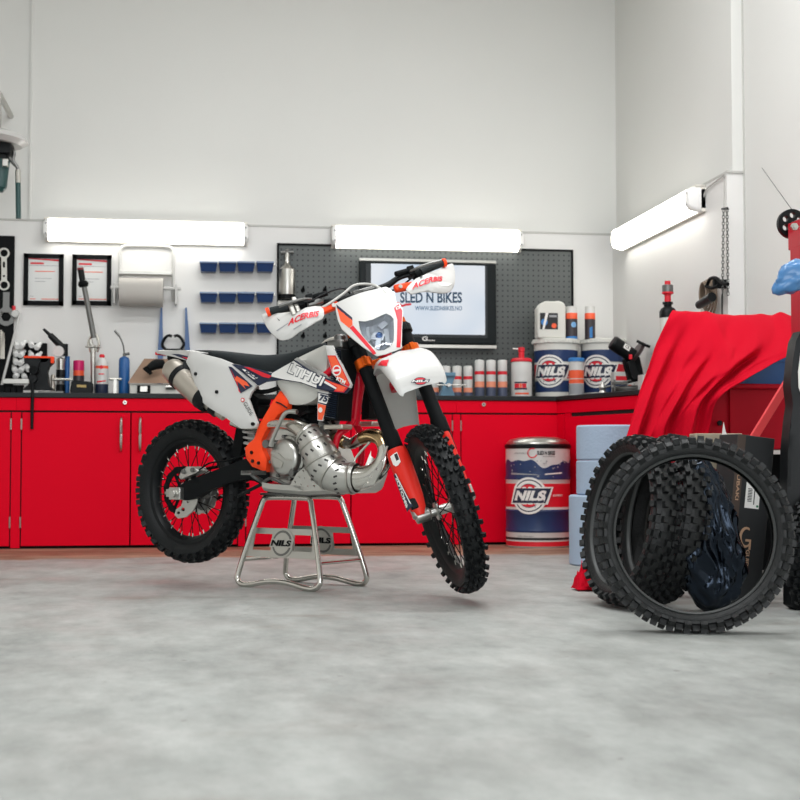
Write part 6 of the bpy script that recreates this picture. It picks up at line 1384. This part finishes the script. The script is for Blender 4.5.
def chain(px0, py0, px1, py1, label, first=[None]):
    a, b_ = atX(px0, py0, xp), atX(px1, py1, xp); n = int((a-b_).length/.018); bm = B(); d = (b_-a)/n
    for i in range(n):
        p = a+d*(i+.5); u = V3((0, 1, 0)) if i % 2 else V3((1, 0, 0)); dn = d.normalized()
        tube(bm, [tuple(p+u*.007*cos(w_)+dn*.013*sin(w_)) for w_ in (0, pi/3, 2*pi/3, pi, 4*pi/3, 5*pi/3)], .0026, n=5, closed=True, k=2)
    return tag(link('steel_chain', bm, M_ALUD), label, 'chain')
chain(723.5, 209, 722.5, 293, 'left strand of chain hanging at the pillar edge'); chain(727, 209, 728, 295, 'right strand of chain hanging at the pillar edge')
bm = B(); a, b_ = atX(722, 209, xp), atX(727.5, 208, xp); cyl(bm, a, V3((XW+.01, a.y, a.z)), .006, n=8); cyl(bm, a, b_, .006, n=8); tag(link('chain_peg', bm, M_BLK), 'small dark peg holding the chain on the right wall', 'peg')
a, b_ = atX(722, 294, XW-.005), atX(722, 330, XW-.005); bm = B(); cyl(bm, atX(724, 175, XW-.006), atX(724, 209, XW-.006), .003, n=6); tag(link('thin_wire', bm, M_GREYW), 'thin pale wire running up from the chain to the wall seam', 'wire')
bm = B(); cyl(bm, a, atX(722, 400, XW-.005), .004, n=6); tag(link('dark_cable', bm, M_BLK), 'thin dark cord running down behind the red cloth', 'cord')

# red steel bench with a raised tray
YB = 6.02
ztray = atY(755, 384, YB).z; xl = atY(731, 400, YB).x; xr = 3.10
t = thing('steel_bench', 'red steel bench unit at the right behind the cloth and tyres', 'bench', ((xl+xr)/2-.1, YB+.3, 0))
zb0 = atY(755, 449, YB).z
bm = B(); xl2 = xl-.12
box(bm, ((xl2+xr)/2, YB+.30, (ztray-.02+zb0)/2), (xr-xl2, .56, ztray-.02-zb0)); link('body', bm, M_REDD, t, bevel=.003)
bm = B(); box(bm, ((xl2+xr)/2, YB+.29, ztray-.011), (xr-xl2+.01, .62, .022)); link('top', bm, M_REDD, t, bevel=.004)
bm = B(); box(bm, (xl+.004, YB+.012, (ztray-.02+zb0)/2), (.016, .02, ztray-.02-zb0)); link('edge_strip', bm, M_REDD, t)
for x in (xl2+.04, xr-.04):
    for y in (YB+.06, YB+.54):
        bm = B(); box(bm, (x, y, zb0/2), (.05, .05, zb0)); link('leg', bm, M_BLKM, t)
bm = B(); box(bm, ((xl2+xr)/2, YB+.56, zb0/2), (xr-xl2-.06, .02, zb0-.04)); link('back_panel', bm, M_BLKM, t)
p0, p1 = atY(737, 383, YB+.15), atY(786, 383, YB+.15)
t = thing('blue_crate', 'blue plastic crate on the red steel bench under the cloth hem', 'crate', ((p0.x+p1.x)/2, YB+.28, ztray))
bm = B(); hh = .135; prism(bm, [(p0.x, YB+.15, ztray), (p1.x, YB+.15, ztray), (p1.x+.01, YB+.14, ztray+hh), (p0.x-.01, YB+.14, ztray+hh)], (0, .26, 0)); link('body', bm, M_BLUE, t, bevel=.004)
bm = B(); box(bm, ((p0.x+p1.x)/2, YB+.137, ztray+hh-.012), (p1.x-p0.x+.025, .012, .022)); link('rim', bm, M_BLUE, t, bevel=.002)

# post with pulley
YP2 = 5.40
xa_, xb_ = atY(790.5, 300, YP2+.05).x, atY(790.5, 300, YP2+.05).x+.11
t = thing('hoist_post', 'red steel post with a black pulley wheel at the right edge', 'hoist post', ((xa_+xb_)/2, YP2, 0))
zt_ = atY(790, 221, YP2-.05).z
bm = B(); box(bm, ((xa_+xb_)/2, YP2, zt_/2), (xb_-xa_, .10, zt_)); link('column', bm, M_REDD, t, bevel=.004)
za_ = atY(790, 246, YP2-.05).z; bm = B(); xh = atY(787.5, 230, YP2+.07).x; box(bm, ((xh+xb_)/2+.01, YP2, (zt_+za_)/2+.005), (xb_-xh+.02, .135, zt_-za_+.01)); link('head_plate', bm, M_REDD, t, bevel=.004)
bm = B(); c = atY(793.5, 227, YP2-.08); cyl(bm, c, c-V3((0, .014, 0)), .016, n=6); cyl(bm, c-V3((0, .012, 0)), c-V3((0, .022, 0)), .009, n=12); link('bolt', bm, M_STEEL, t)
bm = B(); c = atY(791.5, 224, YP2+.10); rp = .062; S = Surf(c, (1, 0, 0), (0, 0, 1), (0, -1, 0))
fillpoly(bm, S, circ(0, 0, rp, 40), .012, .024, .05, holes=[circ(cos(k*pi/3+.5)*.036, sin(k*pi/3+.5)*.036, .0125, 14) for k in range(6)])
link('pulley_wheel', bm, M_BLK, t, bevel=.003)
bm = B(); cyl(bm, c-V3((0, .16, 0)), c+V3((0, .03, 0)), .008, n=10); link('axle', bm, M_STEEL, t)
e = atY(797, 209, YP2+.10); w_e = atX(762, 168, XN-.012); 
bm = B(); cyl(bm, w_e, c+V3((-.0, 0, rp+.002)), .0022, n=5); tag(link('wire_rope', bm, M_ALUD), 'thin wire rope from the wall to the black pulley wheel', 'rope')
bm = B(); a, b_ = atY(795, 370, YP2-.09), atY(745, 452, YP2-.09); d = (b_-a).normalized(); sd_ = V3((0, 1, 0)).cross(d).normalized(); box(bm, (a+b_)/2, (.032, .02, (b_-a).length), axes(sd_, V3((0, 1, 0)), d)); link('brace', bm, mat('worn_red_steel', (222, 62, 66), .5, var=.1, vscale=20), t, bevel=.002)
bm = B(); q = atY(786, 418, YP2-.1); cyl(bm, V3((q.x, YB+.0, q.z)), V3((q.x, YB-.01, q.z)), .012, n=12); link('bolt', bm, M_BLK, t)
bm = B(); box(bm, ((xa_+xb_)/2, YP2-.1, .03), (.10, .24, .06)); link('foot', bm, M_BLKM, t, bevel=.004)

# motorbike cut off by the right edge
YM = 4.95
def PM(px, py, dy=0): return atY(px, py, YM+dy)
t = thing('motorbike', 'black motorbike cut off by the right edge, its tyre on the floor', 'motorbike', (PM(822, 600).x, YM, 0))
S = Surf((0, YM, 0), (1, 0, 0), (0, 0, 1), (0, -1, 0), lambda a, b_: 0)
bd_ = panel('leg_shield', S, [(801, 331), (796, 341), (793, 360), (790.5, 385), (793, 405), (790.5, 422), (788, 450), (787, 500), (789, 540), (791, 572), (791, 606), (800, 612), (840, 612), (846, 480), (842, 380), (830, 332)], M_BLK, t, thick=.07, dome=.03, drad=.05, step=.04)
bm = B(); fillpoly(bm, S, [S.ab(*p) for p in [(803, 341), (798, 352), (795.5, 372), (796, 388), (799, 396), (803, 399), (815, 390), (815, 345)]], .024, .002, .04, 0); fillpoly(bm, S, [S.ab(*p) for p in [(805, 350), (800, 360), (799, 374), (802, 388), (808, 388), (812, 352)]], .026, .002, .04, 1); link('oval_badge', bm, [M_INKW, mat('violet_ink', (70, 66, 150), .4)], bd_, smooth=False)
bm = B(); tyre_mesh(bm, PM(830, 556, -.05), V3((.55, -.8, .05)), .25, .16, .055, 30, KN_R, kl=.02); cw = PM(830, 556, -.05)
link('tyre', bm, M_RUB, t, sharp=40)
bm = B(); lathe(bm, [(.02, -.05), (.165, -.04), (.165, .04), (.02, .05)], cw, V3((.55, -.8, .05)), n=32, closed=True); link('rim', bm, M_ALUD, t)
bm = B(); cyl(bm, PM(812, 345, .08), PM(812, 262, .08), .022, n=14); cyl(bm, PM(790, 285, .08), PM(850, 280, .08), .014, n=12); link('handlebar_stem', bm, M_BLK, t)
# blue film bag over the handlebar end
bm = B(); bmesh.ops.create_icosphere(bm, subdivisions=4, radius=1)
from mathutils import noise as NZ
c = PM(798, 276, .04)
for v in bm.verts:
    p = v.co.copy(); n_ = NZ.noise(p*1.6+V3((3, 1, 2)))*.25+abs(NZ.noise(p*3.5))*.16
    k = 1+n_-.05; p = V3((p.x*.080*k-(.028 if p.z < -.2 else 0)*abs(p.z)+.012*p.z*0, p.y*.06*k, p.z*.074*k)); v.co = c+p+V3((p.z*.35, 0, 0))
tag(link('blue_film_bag', bm, M_BCAP, sharp=70), 'crumpled blue plastic film bag over the handlebar at the right edge', 'bag')

# ---- loose tyres
def loose(px, py, Y, ax, R, rin, W, label, n=36, kl=.024, ph=0, m=M_RUBC, tagd=True):
    c = atY(px, py, Y); ax = V3(ax).normalized()
    t = thing('loose_tyre', label, 'tyre', (c.x, c.y, 0), 'loose knobbly tyres standing at the right')
    bm = B(); tyre_mesh(bm, c, ax, R, rin, W, n, [(-.014, 0, .020, 0), (.014, 0, .020, .5), (-.036, -22, .018, .5), (.036, 22, .018, 0), (-.052, -52, .020, 0), (.052, 52, .020, .5)] if W > .05 else KN_F, ph, kl=kl, seg=88)
    link('casing', bm, m, t, sharp=40)
    for s in (1, -1):
        bm = B(); lathe(bm, [(rin-.001, s*.56*W), (rin+.002, s*.70*W), (rin+.006, s*.76*W), (rin+.008, s*.68*W)], c, ax, n=88, closed=True); link('bead', bm, mat('bead_rubber', (66, 68, 68), .42, spec=.3), t)
        bm = B(); rr_ = rin+(R-.013-rin)*.42; lathe(bm, [(rr_, s*.895*W), (rr_+.002, s*.925*W), (rr_+.005, s*.90*W)], c, ax, n=88, closed=True); link('sidewall_line', bm, m, t)
    return t, c
dC = -CF
t1, c1 = loose(693.5, 534.5, 4.38, (CR*-.14-CF*.97+CU*.17), .322, .253, .058, 'large knobbly tyre leaning upright in front, seen face on')
print('tyre1 bottom z', c1.z-.322)
bm = B(); 
for an, sz in ((188, .05), (268, .055)):
    ax = (CR*-.14-CF*.97+CU*.17).normalized(); u, v, d = frame(ax)
    # paper strips stuck inside the casing
    up_ = (CU-ax*CU.dot(ax)).normalized(); rt = up_.cross(ax).normalized()*1
    if rt.dot(CR) < 0: rt = -rt
    rad = rt*cos(radians(an))+up_*sin(radians(an)); tg = ax.cross(rad)
    box(bm, c1+rad*.262-ax*.0, (sz*1.3, .03, .002), axes(tg, ax, rad))
link('paper_strip', bm, M_CARD, t1, smooth=False)
t2, c2 = loose(629, 520, 5.115, (CR*-.94-CF*.27+CU*.17), .325, .248, .055, 'knobbly tyre at the left of the pile, turned almost edge on against the cloth', ph=.05)
t3, c3 = loose(663, 519, 5.12, (CR*.965+CF*.20-CU*.17), .325, .248, .055, 'knobbly tyre seen tread on through the ring of the front tyre', ph=.02)
print('t2', c2.z, 't3', c3.z)

# ---- black bin bag
bm = B(); bmesh.ops.create_icosphere(bm, subdivisions=6, radius=1)
c = atY(704, 540, 4.93)
for v in bm.verts:
    p = v.co.copy(); r_ = 1
    q = p*1.3+V3((5, 2, 7)); n1 = NZ.noise(q)
    cr = 1-abs(NZ.noise(V3((p.x*2.6+n1*1.5, p.y*2.6, p.z*1.7+n1)))) ; cr2 = 1-abs(NZ.noise(V3((p.x*5+n1*2, p.y*5, p.z*3.2+4))))
    k = .74+.22*n1+.24*cr**2+.11*cr2**2
    sx = .104*(1.12-.30*max(0, p.z)); p = V3((p.x*sx*k*1.15, p.y*.12*k, p.z*.30*(.9+.1*k)))
    v.co = V3((c.x, 4.93, .295))+p+V3((-.05*p.z*2-.0, .10*p.z, 0))
for v in bm.verts: v.co.z = max(.004, v.co.z)
tag(link('bin_bag', bm, M_BAG, sharp=80), 'glossy crumpled black plastic bag behind the front tyre', 'bag')
# ---- cartons
def carton(name, label, O, e1, e2, wd, dp, h, mats_, cat_='carton'):
    e3 = e1.cross(e2).normalized(); bm = B()
    t = thing(name, label, cat_, (O.x, O.y, 0))
    R = axes(e1, e2, e3); box(bm, O+e1*wd/2+e2*dp/2+e3*h/2, (wd, dp, h), R); link('box', bm, mats_[0], t, bevel=.003)
    return t, e3
e1 = (CR*.84+V3((CF.x, CF.y, 0))*.20+V3((0, 0, -.10))).normalized(); e2 = V3((-e1.y, e1.x, 0)).normalized()
O = onpl(722, 606, V3((0, 5.12, 0)), V3((0, 1, 0))); O.z = .012
hh = .655
tb, e3 = carton('black_carton', 'tall black carton with tan lettering and a white sticker beside the bag', O, e1, e2, .158, .16, hh, [M_CARDB])
print('carton', O, e3)
FSf = Surf(O, e1, e3, -e2)
M_TAN = mat('tan_ink', (176, 140, 112), .6)
panel('edge_strip', FSf, [(0, .0), (.034, .0), (.034, hh), (0, hh)], mat('brown_carton_edge', (66, 52, 44), .6), tb, off=.0012, thick=.001, px=False)
panel('sticker', FSf, [(.055, .375), (.115, .375), (.115, .475), (.055, .475)], M_INKW, tb, off=.0012, thick=.001, px=False)
bm = B()
for i in range(9): fillpoly(bm, FSf, [(.064, .40+i*.006), (.082, .40+i*.006), (.082, .403+i*.006), (.064, .403+i*.006)], .002, .0005, .05)
fillpoly(bm, FSf, [(.09, .39), (.094, .39), (.094, .465), (.09, .465)], .002, .0005, .05); link('barcode', bm, M_INKK, tb, smooth=False)
bm = B(); fillpoly(bm, FSf, circ(.108, .385, .005, 10), .0022, .0005, .05); link('green_dot', bm, mat('green_ink', (30, 110, 70), .5), tb, smooth=False)
def vt(s, x, z0, z1, h): 
    bm = B(); text('', FSf, s, (x, z1), (x, z0), (x+h, z1), None, None, px=False, off=.0022, bold=.02, bm0=bm); link('lettering', bm, M_TAN, tb, smooth=False)
vt('TSUBAKI', .012, .40, .54, .014); vt('GUIDE', .078, .135, .215, .016); vt('MADE IN GERMANY', .036, .06, .23, .006)
bm = B(); n = 20
C_ = [(.072+cos(radians(60+250*i/n))*.028, .262+sin(radians(60+250*i/n))*.040) for i in range(n+1)]+[(.075+cos(radians(310-250*i/n))*.020, .262+sin(radians(310-250*i/n))*.031) for i in range(n+1)]
fillpoly(bm, FSf, C_, .0022, .0006, .03); fillpoly(bm, FSf, [(.072, .255), (.096, .255), (.096, .215), (.088, .215), (.088, .246), (.072, .246)], .0022, .0006, .03); link('emblem', bm, M_TAN, tb, smooth=False)
S2 = V3((CR.x, CR.y, 0)); O2 = onpl(697, 600, V3((0, 5.40, 0)), V3((0, 1, 0))); O2.z = .0; h2_ = atY(720, 433.5, 5.40).z
tc_, e3_ = carton('cardboard_carton', 'tall pale cardboard carton standing behind the black bag', O2, S2, V3((-S2.y, S2.x, 0)), .19, .12, h2_, [M_CARD])
FS2 = Surf(O2, S2, V3((0, 0, 1)), -V3((-S2.y, S2.x, 0)))
panel('sticker', FS2, [(.145, h2_-.075), (.185, h2_-.075), (.185, h2_-.02), (.145, h2_-.02)], M_INKG, tc_, off=.0012, thick=.001, px=False)
bm = B(); a = O2+S2*.11-V3((0, .01, 0)); prism(bm, [a+V3((-.012, -.006, h2_-.03)), a+V3((.02, -.006, h2_-.03)), a+V3((.006, -.006, h2_+.008)), a+V3((-.002, -.006, h2_+.045))], (0, -.003, 0)); link('torn_tape', bm, M_INKW, tc_, smooth=False)

# ---- black box added to keep the space behind the tyres dark
Ob = onpl(604, 600, V3((0, 5.50, 0)), V3((0, 1, 0))); Ob.z = 0
carton('dark_filler', 'added black box that fills the dark space behind the loose tyres', Ob, V3((CR.x, CR.y, 0)), V3((-CR.y, CR.x, 0)), .30, .14, .50, [M_BLKM], 'box')
# ---- red cloth
NZs = NZ.noise
Lc = [(676, 316, 6.5), (671.5, 311.2, 6.2), (656, 342, 6.12), (644, 373, 6.07), (633, 404, 6.02), (621, 442, 5.97), (609, 482, 5.93), (598, 518, 5.88), (588, 548, 5.85), (584.5, 572, 5.82), (583, 586, 5.81)]
Rc_ = [(795, 322, 6.5), (794, 317.5, 6.25), (795, 348, 5.93), (765, 366, 5.90), (737, 381, 5.89), (716, 397, 5.88), (709, 425, 5.88), (704, 455, 5.86), (700, 490, 5.84), (690, 530, 5.83), (685, 570, 5.82)]
nr, nc = 120, 110
Lk = cat([tuple(atY(a, b_, y)) for a, b_, y in Lc], 12); Rk = cat([tuple(atY(a, b_, y)) for a, b_, y in Rc_], 12)
nr = len(Lk)-1
bm = B(); G_ = []
for i in range(nr+1):
    t_ = i/nr; L0, R0 = V3(Lk[i]), V3(Rk[i]); row = []
    for j in range(nc+1):
        s = j/nc; p = L0.lerp(R0, s)
        f = max(0, (t_-.085)/.915)
        ss = s*(1-.35*f)
        fold = .040*(sin(ss*23+.8*sin(t_*5)))*min(1, f*2.2)*(1-s*.5)+.022*sin(ss*47+2+1.4*sin(t_*3.1))*min(1, f*3)*(.4+.6*(1-s))
        dg = math.exp(-((s-.62-.7*(.32-t_))/.07)**2)*.05*(1 if .1 < t_ < .45 else 0)*sin(pi*min(1, max(0, (t_-.1)/.35)))
        dg2 = math.exp(-((s-.35-1.6*(t_-.12))/.05)**2)*.035*sin(pi*min(1, max(0, (t_-.1)/.3)))*(1 if .1 < t_ < .4 else 0)
        wr = .045*NZs(V3((s*3.2, t_*4, 1)))*min(1, f*3+.25)+.020*NZs(V3((s*9, t_*8+s*4, 4)))
        top = max(0, 1-abs(t_-.09)/.06)
        zb_ = top*(.016*NZs(V3((s*9, 0, 7)))+.020*(math.exp(-((s-.88)/.06)**2)-.9*math.exp(-((s-.45)/.16)**2)*.6))
        p = p+V3((0, -fold-dg-dg2-wr-.04*min(1, f*3), zb_))
        if s < .03 or True: p += V3((.012*NZs(V3((t_*12, s*6, 9)))*f, 0, 0))
        if p.z < .006: p.z = .006+.004*(1+sin(j*.7))
        row.append(bm.verts.new(p))
    G_.append(row)
for a, b_ in zip(G_, G_[1:]):
    for j in range(nc): face(bm, (a[j], a[j+1], b_[j+1], b_[j]))
# crumpled corner on the floor
cc_ = atZ(588, 591, 0)
Gc = []
for i in range(15):
    row = []
    for j in range(15):
        u, v_ = i/14-.5, j/14-.5; n_ = abs(NZs(V3((u*6, v_*5, 3))))+.5*abs(NZs(V3((u*12, v_*11, 5))))
        row.append(bm.verts.new(cc_+V3((u*.10-.0, v_*.12+.04, .008+.13*n_*(1-(2*u)**4)*(1-(2*v_)**4)+.05*(1-(2*u)**2)*(1-(2*v_)**2)*(.5+v_)))))
    Gc.append(row)
for a, b_ in zip(Gc, Gc[1:]):
    for j in range(14): face(bm, (a[j], a[j+1], b_[j+1], b_[j]))
o = link('red_cloth', bm, M_CLOTH, sharp=180); tag(o, 'big red cloth draped over the bench and falling to the floor', 'cloth')
md = o.modifiers.new('s', 'SOLIDIFY'); md.thickness = .004
